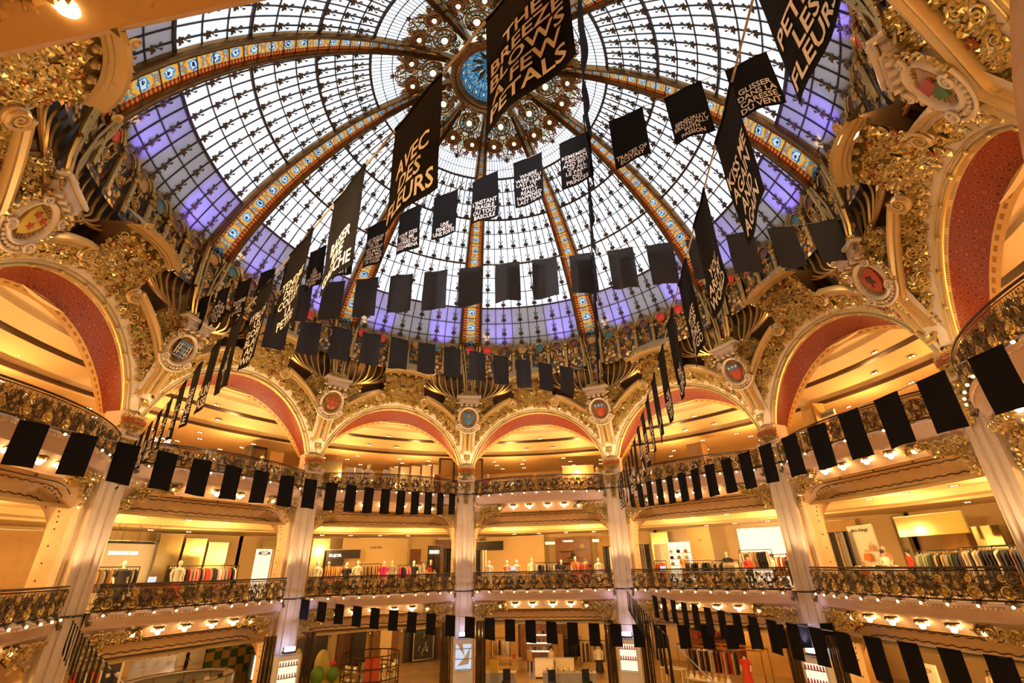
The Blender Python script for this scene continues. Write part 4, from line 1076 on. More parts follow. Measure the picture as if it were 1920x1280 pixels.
# upper rows: fitted in plan, then carried out to the piers
def scaled(A, B, s0, ds, w, H, sag, k):
    o = Vector((-1.0856, -10.3385, 0)); return Row(o + (Vector(A) - o) * k, o + (Vector(B) - o) * k, s0 * k, ds * k, w * k, H * k, sag * k)
ROWS['F1'] = scaled((6.57, 2.34, 4.93), (-7.48, -1.9, 4.96), 4.409, .638, .422, .753, .152, 1.47)
ROWS['F2'] = scaled((-9.43, -.83, 4.9), (6.06, -5.7, 4.86), 6.425, .629, .418, .755, .226, 1.53)
ROWS['F3'] = scaled((-9.47, 1.24, 5.07), (3.77, -8.89, 4.84), 4.987, .657, .413, .756, .102, 1.47)
ty = lambda s_=.05: rng.uniform(-s_, s_)
# row L, near to far
TL = ['THE\nBREEZE\nBLOWS\nA FEW\nPETALS', 'AVEC\nDES\nFLEURS', 'BAISER\nRIVE\nGAUCHE', 'TENDRE\nDELIT\nCOLLET\nLA\nPETITE', 'BYBLOS\nUS\nGOREE\nBLACK\nAND\nWHITE', "A\n'TL\nAM\nTUM\nR\nTU", 'COUNS\nGASER', 'BAGI\nREVE\nLUNE\nBLE', 'PARC\nNCI\nVOR\nLUI', 'COTE\nUNE\nLAC', 'AMI\nLES\nPARC', 'NUI\nTER', 'BLE\nREVE', 'LAC', 'UNE\nNUIT']
for j in range(15):
    tx = TL[j].replace('\n', ' ')
    lab = 'hanging black flag printed "%s" in the steep left row' % tx.lower() if j < 5 else 'narrow black flag with lilac lettering of the steep left row, %s from its low end' % ('fifteen fourteen thirteen twelve eleven ten nine eight seven six five four three two one'.split()[j])
    flag(ROWS['L'], 12 - j, lab, 'flags of the steep left row', TL[j], .62 if j in (0, 4) else .55, amp=.012)
ROWS['L'].rope(0, ROWS['L'].L, 'pale rope carrying the steep left row of flags')
TR = ['PETITE\nLES\nFLEURS', 'KISS ME\nAGAIN\nAND\nAGAIN', 'YOU\nARE MY\nWORLD', 'WAKE\nME UP\nBEFORE\nYOU GO', 'PAS\nUTETE', 'OME\nTENDRE\nDORE', 'LES\nAMOUR\nTU', 'LA\nVIE\nTU', 'NUIT\nET\nJOUR', 'LUI\nLA', 'MER', 'AMI\nTU', 'UNE\nMER', 'BLE', 'SOIR\nTU', 'LUNE', 'LE\nSOL', 'VIE']
for j in range(18):
    i = 11 - j
    tx = TR[j].replace('\n', ' ').lower()
    lab = 'hanging black flag printed "%s" in the steep right row' % tx if 0 < j < 5 else 'black flag cut by the top edge, ending in white letters fle' if j == 0 else 'narrow black flag in the steep right row, %s from its low end' % ('seventeen sixteen fifteen fourteen thirteen twelve eleven ten nine eight seven six five four three two one zero'.split()[j])
    flag(ROWS['R'], i, lab, 'flags of the steep right row', TR[j], .55, amp=.012, du=.10 if j == 0 else 0)
ROWS['R'].rope(0, ROWS['R'].L, 'pale rope carrying the steep right row of flags')
ORD = 'first second third fourth fifth sixth seventh eighth ninth tenth eleventh twelfth thirteenth fourteenth fifteenth sixteenth seventeenth eighteenth nineteenth twentieth twenty-first twenty-second twenty-third twenty-fourth twenty-fifth twenty-sixth'.split()
def plain(row, idx, desc, grp, cl='cloth', amp=.02, tw=.06):
    n = len(idx)
    for q, i in enumerate(idx): flag(ROWS[row], i, 'plain %s flag, %s from left in %s' % ('black' if cl == 'cloth' else 'backlit', ORD[q], desc), grp, amp=amp, yaw=ty(tw), cl=cl)
plain('UL', list(range(18, -1, -1)), 'the row across the upper left gallery', 'flags across the upper left gallery', amp=.008, tw=.03)
ROWS['UL'].rope(0, ROWS['UL'].L, 'rope of flags across the upper left gallery')
plain('UR', list(range(0, 18)), 'the row across the upper right gallery', 'flags across the upper right gallery', amp=.008, tw=.03)
ROWS['UR'].rope(0, ROWS['UR'].L, 'rope of flags across the upper right gallery')
plain('LM', list(range(0, 26)), 'the level row below the middle gallery', 'flags below the middle gallery', amp=.008, tw=.03)
ROWS['LM'].rope(0, 18, 'rope of the level flag row below the middle gallery')
plain('N', list(range(0, 18)), 'the sloping row low on the right', 'flags low on the right', amp=.008, tw=.03)
ROWS['N'].rope(0, ROWS['N'].L - .5, 'rope of the sloping flag row low on the right')
plain('F1', list(range(11, -1, -1)), 'the lowest row under the dome', 'lowest plain flags under the dome', 'backlit', amp=.03)
ROWS['F1'].rope(-1.5, ROWS['F1'].L - .4, 'rope of the lowest plain flag row under the dome')
plain('F2', list(range(-1, 15)), 'the middle row under the dome', 'middle plain flags under the dome', 'backlit', amp=.03)
ROWS['F2'].rope(4.2, ROWS['F2'].L + 2, 'rope of the middle plain flag row under the dome')
TF = {14: 'GLISSER\nDANS LA\nCARESSE\nDU VENT', 13: 'SENSUALLY\nEROTICALLY\nWITH\nPASSION', 12: 'TRACES OF\nECSTASY', 11: 'REMEMBER\nABIDJAN\nAND BEST\nOF ALL\nLE PARC\nDES\nPRINCES', 10: 'WHERE\nWERE YOU\nLAST YEAR\nWHAT\nREALLY\nHAPPENED\nLAST YEAR', 9: "L'INSTANT\nFRAGILE\nOU TOUT\nBASCULE", 8: 'UNE\nFENETRE\nUNE PORTE', 7: "YOUR EYES\nTELL ME\nSTORIES OF\nN'DJAMENA", 6: "LES VAGUES\nDU TEMPS\nNE TE\nTOUCHENT\nPAS MAIS\nLAISSE MOI\nT'ENROBER\nDE DESIR", 5: 'UNE\nAUTRE\nNUIT', 4: 'DES\nDESIRS\nACCOMPLIS\nFULGURANT\nESPOIR', 3: 'LES\nJOURS', 2: 'MA\nNUIT', 1: 'DONNE\nMOI\nLA CLE', 0: 'A\nMALE\nTE CITE\nNOTRE\nJOUR\nICI', -1: None}
for i, t in TF.items():
    flag(ROWS['F3'], i, ('black flag printed "%s" in the lettered row under the dome' % ' '.join(t.lower().split()[:4])) if t else 'black flag at the left end of the lettered row under the dome', 'lettered flags under the dome', t, .62, amp=.022, yaw=ty(.05))
ROWS['F3'].rope(2.2, ROWS['F3'].L + 1.5, 'rope of the lettered flag row under the dome')
# row seen edge on, above the rope to the right floodlit pier
ROWS['V'] = Row(pp_(1, 8.9, 7.1), (-.55, -9.9, 7.4), 2.2, 1.0, .60, 1.1, .3)
for i in range(14): flag(ROWS['V'], i, 'black flag seen edge on, %s from the far end of its row' % ORD[i], 'edge-on flags right of the middle', amp=.03, yaw=ty(.04))
ROWS['V'].rope(0, 17, 'rope of the edge-on flag row right of the middle')
# steep rows below the lower straps
ROWS['LR'] = Row(pp_(1, 9.5, -.785), (.1, -9.6, -.9), 1.2, .60, .33, .574, .1)
for i in range(17): flag(ROWS['LR'], i, 'narrow black flag, %s along the steep row falling right of the floodlit pier' % ORD[i], 'steep flags low on the right', amp=.01)
ROWS['LR'].rope(0, 14, 'rope of the steep flag row falling right of the floodlit pier')
ROWS['LL'] = Row(pp_(-2, 9.5, -.785), (-.4, -9.55, -.9), 1.2, .60, .33, .574, .1)
for i in range(12): flag(ROWS['LL'], i, 'narrow black flag, %s along the steep row falling in front of the left pier' % ORD[i], 'steep flags low on the left', amp=.01)
ROWS['LL'].rope(0, 10, 'rope of the steep flag row in front of the left pier')
# ------------------------------------------------------------------ shop fittings, goods and people
CL = {'black': (.02, .02, .025), 'white': (.75, .70, .62), 'red': (.55, .05, .03), 'tan': (.50, .30, .13), 'brown': (.20, .09, .04), 'pink': (.65, .30, .30), 'grey': (.28, .26, .24), 'navy': (.04, .05, .10), 'magenta': (.62, .03, .25), 'green': (.10, .17, .07), 'cream': (.70, .58, .40), 'orange': (.60, .20, .04)}
for n_, c in CL.items(): M['c_' + n_] = mat(n_ + '_fabric', c, .8)
M['skin'] = mat('skin', (.55, .32, .22), .5); M['hairdark'] = mat('dark_hair', (.03, .018, .012), .6); M['mann'] = mat('mannequin_white', (.75, .70, .63), .4)
M['chrome'] = mat('brushed_metal', (.55, .50, .42), .25, metal=.9); M['brass'] = mat('brass', (.65, .42, .14), .25, metal=.9)
M['wood'] = mat('dark_brown_wood', (.16, .065, .025), .4, noise=(.22, .09, .035), nscale=3); M['lightwood'] = mat('light_wood', (.50, .30, .12), .4, noise=(.44, .25, .09), nscale=3)
M['whitepanel'] = mat('white_panel', (.80, .76, .68), .5); M['litpanel'] = lit('lit_white_panel', (.95, .85, .66), 1.0); M['darkpanel'] = mat('dark_panel', (.03, .022, .018), .3)
M['mirror'] = mat('tinted_mirror', (.55, .45, .20), .22, metal=.9); M['yglass'] = mat('yellow_green_glass_panel', (.42, .36, .10), .15, metal=.2)
M['screen'] = lit('screen_glow', (.45, .60, .80), .9); M['redpanel'] = mat('red_panel', (.35, .05, .02), .35); M['litletter'] = lit('lit_letters', (1, .92, .75), 2.6)
M['counter'] = mat('white_counter', (.72, .62, .45), .35); M['plant'] = mat('plant_green', (.10, .22, .03), .7, bump=.8, nscale=30); M['cactus'] = mat('pale_yellow_plant', (.50, .42, .12), .6, bump=.8, nscale=25)
M['tubes'] = mat('smoked_bronze_tube', (.10, .065, .035), .22, metal=.85); M['yellow'] = mat('yellow_card', (.75, .50, .05), .5); M['glasscase'] = mat('pale_glass', (.60, .58, .50), .08, metal=.3)
def place(root, k, x, d, z, rz=0): root.location = loc(k, x, d, z) * S; root.rotation_euler = (0, 0, -k * A36 + rz); return root
def single(name, mb, m, k, x, d, z, label, cat, group=None, rz=0, smooth=False):
    o = mb.build(name, m, smooth=smooth); place(o, k, x, d, z, rz); return tag(o, label, cat, group)
# garments
GARM = {}
def garment(colour, kind):
    key = (colour, kind)
    if key in GARM: return dup(GARM[key])
    root = empty('hanging_garment'); m = MB(); Ln = {'shirt': .40, 'coat': .60, 'dress': .70}[kind]
    rows = [(0, .03, .012), (-.02, .06, .02), (-.05, .125, .026), (-.10, .135, .03), (-.25, .115, .03), (-Ln * .8, .125, .032), (-Ln, .14, .034)]
    m.grid(lambda u, v: (lambda r: Vector((r[2] * sin(2 * PI * u) * (1 + .25 * sin(6 * PI * u)), r[1] * cos(2 * PI * u), r[0] - .06)))(rows[min(int(v * 6 + 1e-6), 6)]), 12, 6); m.build('body', M['c_' + colour], root)
    if kind != 'dress':
        for sg in (-1, 1):
            s_ = MB(); s_.tube([(0, sg * .115, -.11), (.004, sg * .15, -.25), (.006, sg * .145, -.42)], [.03, .026, .022], 6)
            s_.build('sleeve', M['c_' + colour], root)
    h = MB(); h.tube([(0, -.11, -.085), (0, 0, -.055), (0, .11, -.085)], .008, 4); h.tube([(0, 0, -.055), (0, 0, -.02), (0, .015, .01), (0, .0, .022), (0, -.012, .012)], .006, 4); h.build('hanger', M['chrome'], root)
    tag(root, 'x', 'garment'); GARM[key] = root; return root
def rack(k, x, d, z, W, desc, cols, kind='coat', h=.86, metal='black', rz=0, step=.08, garm=True):
    root = empty('clothes_rack'); m = MB()
    m.tube([(-W / 2, 0, h), (W / 2, 0, h)], .014, 5); m.build('rail', M[metal], root)
    for sg in (-1, 1):
        q = MB(); q.tube([(sg * W / 2, 0, .03), (sg * W / 2, 0, h)], .014, 5); q.build('post', M[metal], root)
        q = MB(); q.tube([(sg * W / 2, -.18, .015), (sg * W / 2, .18, .015)], .014, 5); q.build('foot', M[metal], root)
    place(root, k, x, d, z, rz); tag(root, '%s clothes rack %s' % ({'black': 'black', 'chrome': 'steel', 'brass': 'brass', 'whitepanel': 'white'}[metal], desc), 'clothes rack')
    if not garm: return
    n = int((W - .08) / step); a = -k * A36 + rz
    for i in range(n):
        c = cols[int(rng.random() * len(cols)) % len(cols)]
        g = garment(c, kind); lx = -W / 2 + .04 + step * (i + .5)
        p = loc(k, x, d, z + h - .012) + Vector((lx * cos(a), lx * sin(a), 0)); g.location = p * S; g.rotation_euler = (0, 0, a + rng.uniform(-.22, .22))
        g['label'] = '%s %s on rack %s' % (c, {'coat': 'coat', 'shirt': 'shirt', 'dress': 'dress'}[kind], desc); g['group'] = 'clothes on the rack %s' % desc; g['category'] = 'garment'
def mannequin(k, x, d, z, top, bottom, label, head=True, rz=0, sc=1.0):
    root = empty('mannequin'); b = MB()
    b.lathe([(.02, .40), (.095, .42), (.105, .47), (.085, .56), (.10, .66), (.115, .73), (.075, .78), (.03, .80), (.028, .84)], 12)
    if head: b.ball((0, 0, .895), .052, 8, 6, (1, 1.1, 1.3))
    for sg in (-1, 1): b.tube([(sg * .11, 0, .74), (sg * .15, .01, .60), (sg * .14, -.05, .46)], [.032, .026, .02], 6)
    b.build('body', M['mann'], root)
    t = MB(); t.lathe([(.118, .46), (.10, .56), (.112, .66), (.125, .735), (.08, .785)], 12)
    for sg in (-1, 1): t.tube([(sg * .115, 0, .745), (sg * .155, .01, .62)], [.045, .04], 7)
    t.build('top', M['c_' + top], root)
    s_ = MB(); s_.lathe([(.16, .06), (.14, .25), (.115, .40), (.105, .50)], 14); s_.build('skirt', M['c_' + bottom], root)
    q = MB(); q.tube([(0, 0, 0), (0, 0, .4)], .012, 5); q.lathe([(.0, .02), (.13, .015), (.13, 0)], 14); q.build('stand', M['chrome'], root)
    place(root, k, x, d, z, rz); root.scale = (sc, sc, sc); return tag(root, label, 'mannequin', 'shop mannequins')
def panel(k, x, d, z0, z1, w, m, name, label, cat, th=.06, text=None, tz=None, th_=.12, tm='black', tw=None, group=None, rz=0):
    root = empty(name); b = MB(); b.box((0, 0, (z1 - z0) / 2), (w, th, z1 - z0)); b.build('board', M[m], root, smooth=False)
    e = MB(); e.box((0, .005, (z1 - z0) + .01), (w + .04, th, .02)); e.build('top_edge', M['chrome'], root, smooth=False)
    if text: letters(text, root, 0, -th / 2 - .008, (tz if tz is not None else z1 - .12) - z0, th_, tm, tw)
    place(root, k, x, d, z0, rz); return tag(root, label, cat, group)
def letters(text, root, x, y, z, h, m, wmax=None):
    v, f = text_mesh(text); ys = [p[1] for p in v]; xs = [p[0] for p in v]; s_ = h / (max(ys) - min(ys)); cx = (max(xs) + min(xs)) / 2; y0 = min(ys); sx = s_
    if wmax: sx = wmax / (max(xs) - min(xs))
    t = MB(); t.add([(x + (p[0] - cx) * sx, y, z + (p[1] - y0) * s_) for p in v], f); t.build('lettering', M[m], root, smooth=False)
def table(k, x, d, z, w, dp_, h, m, label, goods=True, rz=0, cat='table', name='display_table'):
    root = empty(name); b = MB(); b.box((0, 0, h - .02), (w, dp_, .04)); b.build('top', M[m], root, smooth=False)
    for sx in (-1, 1):
        for sy in (-1, 1): q = MB(); q.box((sx * (w / 2 - .03), sy * (dp_ / 2 - .03), (h - .04) / 2), (.03, .03, h - .04)); q.build('leg', M[m], root, smooth=False)
    place(root, k, x, d, z, rz); return tag(root, label, cat)
def counter(k, x, d, z, w, dp_, h, m, label, rz=0, top='whitepanel'):
    root = empty('counter'); b = MB(); b.box((0, 0, (h - .03) / 2), (w, dp_, h - .03)); b.build('body', M[m], root, smooth=False)
    t = MB(); t.box((0, 0, h - .015), (w + .03, dp_ + .03, .03)); t.build('top', M[top], root, smooth=False); q = MB(); q.box((0, -.01, .03), (w - .03, dp_, .06)); q.build('plinth', M['darkpanel'], root, smooth=False)
    place(root, k, x, d, z, rz); return tag(root, label, 'counter')
def curtain(k, x, d, z0, z1, w, m, label, rz=0):
    b = MB(); n = 48; b.grid(lambda u, v: Vector(((u - .5) * w, .025 * sin(u * w * 55) * (.6 + .4 * v), (z1 - z0) * v)), n, 6)
    root = empty('curtain'); b.build('cloth', M[m], root); r = MB(); r.tube([(-w / 2 - .03, 0, z1 - z0), (w / 2 + .03, 0, z1 - z0)], .014, 5); r.build('rod', M['black'], root)
    place(root, k, x, d, z0, rz); return tag(root, label, 'curtain', 'fitting room curtains')
def person(k, x, d, z, cloth, trousers, label, hair='hairdark', rz=0, pose=0, sc=1.0):
    J = [(0, 0, .50), (0, 0, .62), (0, 0, .74), (0, .0, .80), (0, -.005, .86), (0, -.008, .93),
         (-.055, 0, .47), (-.06, -.02, .26), (-.06, .01, .05), (-.06, -.06, .02), (.055, 0, .47), (.06, .02, .26), (.06, .03, .05), (.06, -.04, .02),
         (-.10, 0, .755), (-.125, .01, .61), (-.12, -.06 - .08 * pose, .50 + .08 * pose), (-.12, -.09 - .10 * pose, .46 + .09 * pose), (.10, 0, .755), (.125, .01, .61), (.12, -.05 - .07 * pose, .50 + .06 * pose), (.12, -.08 - .09 * pose, .46 + .07 * pose)]
    E_ = [(0, 1), (1, 2), (2, 3), (3, 4), (4, 5), (0, 6), (6, 7), (7, 8), (8, 9), (0, 10), (10, 11), (11, 12), (12, 13), (2, 14), (14, 15), (15, 16), (16, 17), (2, 18), (18, 19), (19, 20), (20, 21)]
    Rd = [.085, .075, .085, .035, .048, .042, .06, .045, .028, .024, .06, .045, .028, .024, .04, .028, .022, .02, .04, .028, .022, .02]
    me = bpy.data.meshes.new('person'); me.from_pydata([tuple(c * S for c in j) for j in J], E_, []); o = bpy.data.objects.new('person', me); COL.objects.link(o)
    md = o.modifiers.new('s', 'SKIN'); ly = me.skin_vertices[0].data if me.skin_vertices else None
    if ly is None:
        bm = bmesh.new(); bm.from_mesh(me); bm.verts.layers.skin.verify(); bm.to_mesh(me); bm.free(); ly = me.skin_vertices[0].data
    for i, r in enumerate(Rd): ly[i].radius = (r * S * (1.15 if i < 3 else 1), r * S * (.8 if i < 3 else 1)); ly[i].use_root = i == 0
    sb = o.modifiers.new('u', 'SUBSURF'); sb.levels = 1; sb.render_levels = 1
    dg = bpy.context.evaluated_depsgraph_get(); dg.update(); nm = bpy.data.meshes.new_from_object(o.evaluated_get(dg)); o.modifiers.clear(); o.data = nm; bpy.data.meshes.remove(me)
    for m in ('skin', 'c_' + cloth, 'c_' + trousers, 'black'): nm.materials.append(M[m])
    for p in nm.polygons:
        c = p.center / S; p.use_smooth = True
        p.material_index = 3 if c.z < .055 else 2 if c.z < .50 and abs(c.x) < .10 else 0 if c.z > .80 or (abs(c.x) > .09 and c.z < .53 + .05 * pose) else 1
    h = MB(); h.lathe([(.045, -.05), (.058, -.01), (.058, .03), (.04, .062), (.0, .07)], 10, (0, .012, .925)); h.build('hair', M[hair], o)
    f = MB(); f.ball((0, -.052, .915), .009, 5, 4)
    for sg in (-1, 1): f.ball((sg * .018, -.046, .93), .006, 5, 4)
    f.build('face_features', M['hairdark'], o)
    place(o, k, x, d, z, rz); o.scale = (sc, sc, sc); return tag(o, label, 'person')
import bmesh
MID, UP, GR = -.78, 2.58, -4.1
# ---- middle gallery
def wall_seg(k, x, d, z0, z1, w, m='shopwall', name='wall_shop'):
    b = MB(); b.box((x, d, (z0 + z1) / 2), (w, .10, z1 - z0)); return tag(b.build(name, M[m], rz=-k * A36, smooth=False), kind='structure')
for k in (-3.5, -2.5, -1.5, -.5, .5, 1.5, 2.5, 3.5):
    wall_seg(k, 0, 15.2, MID, 1.42, 9.7)
    wall_seg(k, 0, 15.6, UP, 4.55, 10.0)
    if k == -.5: wall_seg(k, 1.9, 18.2, GR, -1.8, 9.0)
    else: wall_seg(k, 0, 18.2 if k != -1.5 else 29, GR, -1.8, 12.5 if k != -1.5 else 40)
    # ceiling spots
    m = MB(); m.box((0, 0, 0), (.20, .08, .02)); m.mi = 1
    for sx in (-.05, .05): m.ball((sx, 0, -.012), .030, 8, 4, (1, 1, .4))
    base = None
    def spot(x, d, z, fl):
        global base_spot
        o = base_spot.copy(); COL.objects.link(o); place(o, k, x, d, z)
        tag(o, 'twin spot lamp set in the %s ceiling %s' % (fl, WHERE[k]), 'ceiling spot', 'spots in the %s ceiling %s' % (fl, WHERE[k]))
    if k == -3.5:
        base_spot = m.build('ceiling_spot', [M['chrome'], M['spotbulb']], smooth=False)
    for x in (-2.4, -1.2, 0, 1.2, 2.4): spot(x, 10.78, 5.17, 'upper'); spot(x + .5, 11.3, 4.85, 'upper')
    for d in (12.3, 13.2, 14.2):
        for x in (-2.6, -.9, .9, 2.6): spot(x + rng.uniform(-.4, .4), d, 4.555, 'upper')
    for x in (-2.2, -1.0, .3, 1.6): spot(x, 11.2, 1.535, 'middle'); spot(x + .4, 14.0, 1.395, 'middle')
bpy.data.objects.remove(base_spot)
# bay -1.5 (left white-sign shop)
k = -1.5
panel(k, .35, 14.6, MID, 1.05, 2.5, 'whitepanel', 'wall_panel', 'cream wall panel with white raised brand letters behind the left gallery rail', 'shop wall', text='ZADIG&VOLTAIRE', tz=.62, th_=.11, tm='litletter', tw=.9)
rack(k, -.85, 12.6, MID, 1.7, 'below the white raised letters', ['black', 'grey', 'tan', 'black', 'brown'], h=1.0)
mannequin(k, -.93, 11.6, MID, 'black', 'black', 'mannequin in black jacket in front of the rack below white letters', sc=1.2)
mannequin(k, .45, 11.3, MID, 'white', 'red', 'white mannequin with red waist beside the left gallery laptop', sc=1.2)
counter(k, -.2, 11.3, MID, .7, .3, .55, 'wood', 'small brown counter with laptop behind the left gallery rail')
def laptop(k, x, d, z, label):
    root = empty('laptop'); b = MB(); b.box((0, 0, .01), (.22, .16, .02)); b.build('base', M['black'], root, smooth=False); s_ = MB(); s_.box((0, .08, .09), (.22, .012, .15)); s_.build('screen', M['screen'], root, smooth=False); place(root, k, x, d, z); tag(root, label, 'laptop')
laptop(k, -.2, 11.3, MID + .55, 'open laptop on the small brown counter in the left gallery')
rack(k, 1.7, 12.0, MID, 2.4, 'in front of the tinted mirrors at left', ['white', 'pink', 'black', 'red', 'white', 'grey', 'black'], 'shirt', h=1.0)
for j, x in enumerate((1.7, 2.6, 3.5)): panel(k, x, 14.4, MID, 1.30 - .12 * j, .8, 'mirror', 'mirror_panel', 'tall amber mirror panel, %s from the left in the left gallery' % ORD[j], 'mirror')
panel(k, 3.05, 11.0, MID, .72, .58, 'litpanel', 'sign_panel', 'lit white upright sign with bold black letters', 'sign', text='MSGM', tz=.52, th_=.14, tw=.46)
curtain(k, 3.55, 11.4, MID, .75, .5, 'c_cream', 'cream curtain beside the lit white upright sign'); curtain(k, 4.1, 11.8, MID, .75, .5, 'c_black', 'dark curtain right of the cream curtain in the left gallery')
def track(k, x, d, z, w, label):
    root = empty('lighting_track'); b = MB(); b.tube([(-w / 2, 0, 0), (w / 2, 0, 0)], .018, 4); b.build('bar', M['black'], root)
    for j in range(4): q = MB(); q.tube([(-w / 2 + w * j / 3, 0, 0), (-w / 2 + w * j / 3, 0, 1.38 - z)], .007, 4); q.build('drop_rod', M['black'], root)
    place(root, k, x, d, z); tag(root, label, 'lighting track')
track(k, -.9, 12, .86, 1.7, 'black lighting track hung above the left gallery shop'); track(k, -.5, 12.6, .92, 1.4, 'second black lighting track hung behind the first in the left gallery'); track(-2.5, 1.6, 12, .86, 1.8, 'black lighting track hung in the second bay from the left')
for j, (x, c, l) in enumerate(((1.0, 'c_black', 'dark curtain'), (1.55, 'c_cream', 'pale curtain'), (2.1, 'c_brown', 'brown curtain'), (2.65, 'c_black', 'black curtain'))): curtain(-2.5, x, 11.4, MID, .8, .5, c, '%s in the second bay from the left edge' % l)
# bay -.5
k = -.5
panel(k, .7, 14.7, MID, 1.30, 3.0, 'shopwall', 'wall_panel', 'wide warm cream wall panel with small dark brand letters', 'shop wall', text='CARVEN', tz=.86, th_=.10, tw=.55)
for j, x in enumerate((-2.6, -1.75)): panel(k, x, 14.3, MID, 1.25, .72, 'mirror', 'mirror_panel', 'amber mirror panel, %s from the left, left of the cream wall' % ORD[j], 'mirror')
panel(k, -1.2, 13.6, MID, .78, .72, 'darkpanel', 'sign_panel', 'black sign board with white blurred letters left of the cream wall', 'sign', text='KUJOR', tz=.48, th_=.14, tm='litletter', tw=.5)
panel(k, -.55, 14.0, .45, .80, .9, 'darkpanel', 'wall_band', 'dark band on the wall beside the black sign board', 'shop wall')
panel(k, 3.05, 13.2, MID, .92, .6, 'darkpanel', 'sign_panel', 'black sign column with white letters beside the dark curtains', 'sign', text='KENZO', tz=.58, th_=.15, tm='litletter', tw=.46)
panel(k, 2.5, 14.3, MID, .8, .5, 'wood', 'door_panel', 'brown door left of the black sign column', 'door')
for j, (x, c) in enumerate(((3.0, 'c_black'), (3.32, 'c_grey'), (3.62, 'c_black'))): curtain(k, x, 11.2, MID, .72, .3, c, '%s curtain, %s of three left of the middle pier' % ('grey' if j == 1 else 'dark', ORD[j]))
curtain(k, -2.95, 11.3, MID, .8, .4, 'c_brown', 'brown curtain at the left end of the middle left bay')
rack(k, -1.3, 12.2, MID, .9, 'of orange clothes left of the cream wall', ['orange', 'brown', 'orange', 'tan'], 'coat', h=1.0)
rack(k, .05, 12.6, MID, 1.0, 'of brown coats below the small dark letters', ['brown', 'tan', 'brown', 'grey'], 'coat', h=.98)
rack(k, 1.4, 11.8, MID, .6, 'of magenta clothes right of the pink mannequin', ['magenta', 'magenta', 'pink', 'black'], 'shirt', h=.9)
rack(k, 2.2, 12.6, MID, .7, 'beside the brown door', ['white', 'cream', 'grey'], 'coat', h=1.0)
mannequin(k, -2.1, 11.3, MID, 'white', 'grey', 'mannequin in pale patterned coat at the left end of the middle left bay', sc=1.15)
mannequin(k, -1.0, 11.4, MID, 'black', 'black', 'mannequin in dark jacket beside the orange clothes', sc=1.08)
mannequin(k, -.55, 11.6, MID, 'white', 'white', 'white mannequin below the cream wall', sc=1.15)
mannequin(k, .42, 11.4, MID, 'magenta', 'pink', 'mannequin in magenta top and pink skirt', sc=1.12)
mannequin(k, 1.75, 11.8, MID, 'black', 'black', 'mannequin all in black right of the magenta clothes', sc=1.12)
def bag(k, x, d, z, c, label, w=.20, h=.16):
    root = empty('handbag'); b = MB(); b.box((0, 0, h / 2), (w, .09, h), taper=.85); b.build('body', M['c_' + c], root, smooth=False); t = MB(); t.tube([(-w * .25, 0, h), (-w * .2, 0, h + .10), (w * .2, 0, h + .10), (w * .25, 0, h)], .01, 4); t.build('handle', M['c_' + c], root); place(root, k, x, d, z); tag(root, label, 'handbag')
table(k, 2.2, 11.2, MID, .6, .3, .62, 'counter', 'low pale display table in the middle left bay'); bag(k, 2.25, 11.2, MID + .62, 'red', 'bright red handbag on the low pale table')
# bay .5
k = .5
panel(k, -1.9, 14.7, MID, 1.32, 2.9, 'shopwall', 'wall_panel', 'plain warm cream wall panel right of the middle pier', 'shop wall')
panel(k, -3.1, 14.5, .72, 1.12, 1.3, 'darkpanel', 'window_panel', 'dark glazed strip high on the wall right of the middle pier', 'shop window')
wd = empty('shelf_wall'); b = MB(); b.box((0, 0, .97), (1.65, .12, 1.94)); b.build('back', M['wood'], wd, smooth=False)
for j, (x, z) in enumerate(((-.35, 1.35), (.45, 1.45), (.0, 1.08), (-.4, .85), (.55, .75))): q = MB(); q.box((x, -.16, z), (.55, .20, .03)); q.build('shelf', M['darkpanel'], wd, smooth=False)
place(wd, k, .95, 14.2, MID); tag(wd, 'dark brown wooden display wall with black shelves', 'shelving')
letters('S.OLIVERA', wd, -.2, -.07, 1.76, .07, 'litletter', .5)
for j, (x, z) in enumerate(((.45, 1.48), (.0, 1.11), (.55, .78))): bag(k, .95 + x, 14.04, MID + z, ('tan', 'black', 'cream')[j], '%s bag on the %s black shelf of the brown display wall' % (('tan', 'black', 'cream')[j], ('top right', 'middle', 'low right')[j]))
def lightbox(k, x, d, z, w, label):
    root = empty('light_strip'); b = MB(); b.box((0, 0, 0), (w, .12, .10)); b.build('lit_strip', M['cove'], root, smooth=False); f = MB(); f.box((0, .02, .06), (w + .04, .14, .03)); f.build('cap', M['chrome'], root, smooth=False); place(root, k, x, d, z); tag(root, label, 'light fitting')
lightbox(k, -.1, 14.3, .95, .5, 'short bright light strip left of the brown display wall'); lightbox(k, 2.05, 14.3, 1.0, .3, 'short bright light strip right of the brown display wall')
for j, (x, c) in enumerate(((-3.35, 'c_black'), (-3.05, 'c_black'), (-2.8, 'c_cream'))): curtain(k, x, 11.8, MID, .66, .28, c, '%s curtain, %s of three right of the middle pier' % ('cream' if j == 2 else 'dark', ORD[j]))
for j, (x, c) in enumerate(((2.45, 'c_black'), (2.7, 'c_white'), (2.95, 'c_black'), (3.2, 'c_grey'))): curtain(k, x, 11.9, MID, .66, .24, c, '%s fitting room curtain, %s of four left of the second floodlit pier' % (('black', 'white', 'black', 'grey')[j], ORD[j]))
mannequin(k, -2.45, 11.2, MID, 'white', 'white', 'white dressed mannequin next to the middle pier', sc=1.05); mannequin(k, -1.75, 11.6, MID, 'pink', 'pink', 'mannequin in pale pink dress right of the middle pier', sc=1.05)
mannequin(k, -1.3, 11.4, MID, 'cream', 'tan', 'mannequin in cream jacket behind the gallery laptop', sc=1.05)
counter(k, -1.35, 10.7, MID, .6, .3, .60, 'counter', 'white counter with laptop right of the middle pier'); laptop(k, -1.35, 10.7, MID + .60, 'laptop with blue screen on the white counter')
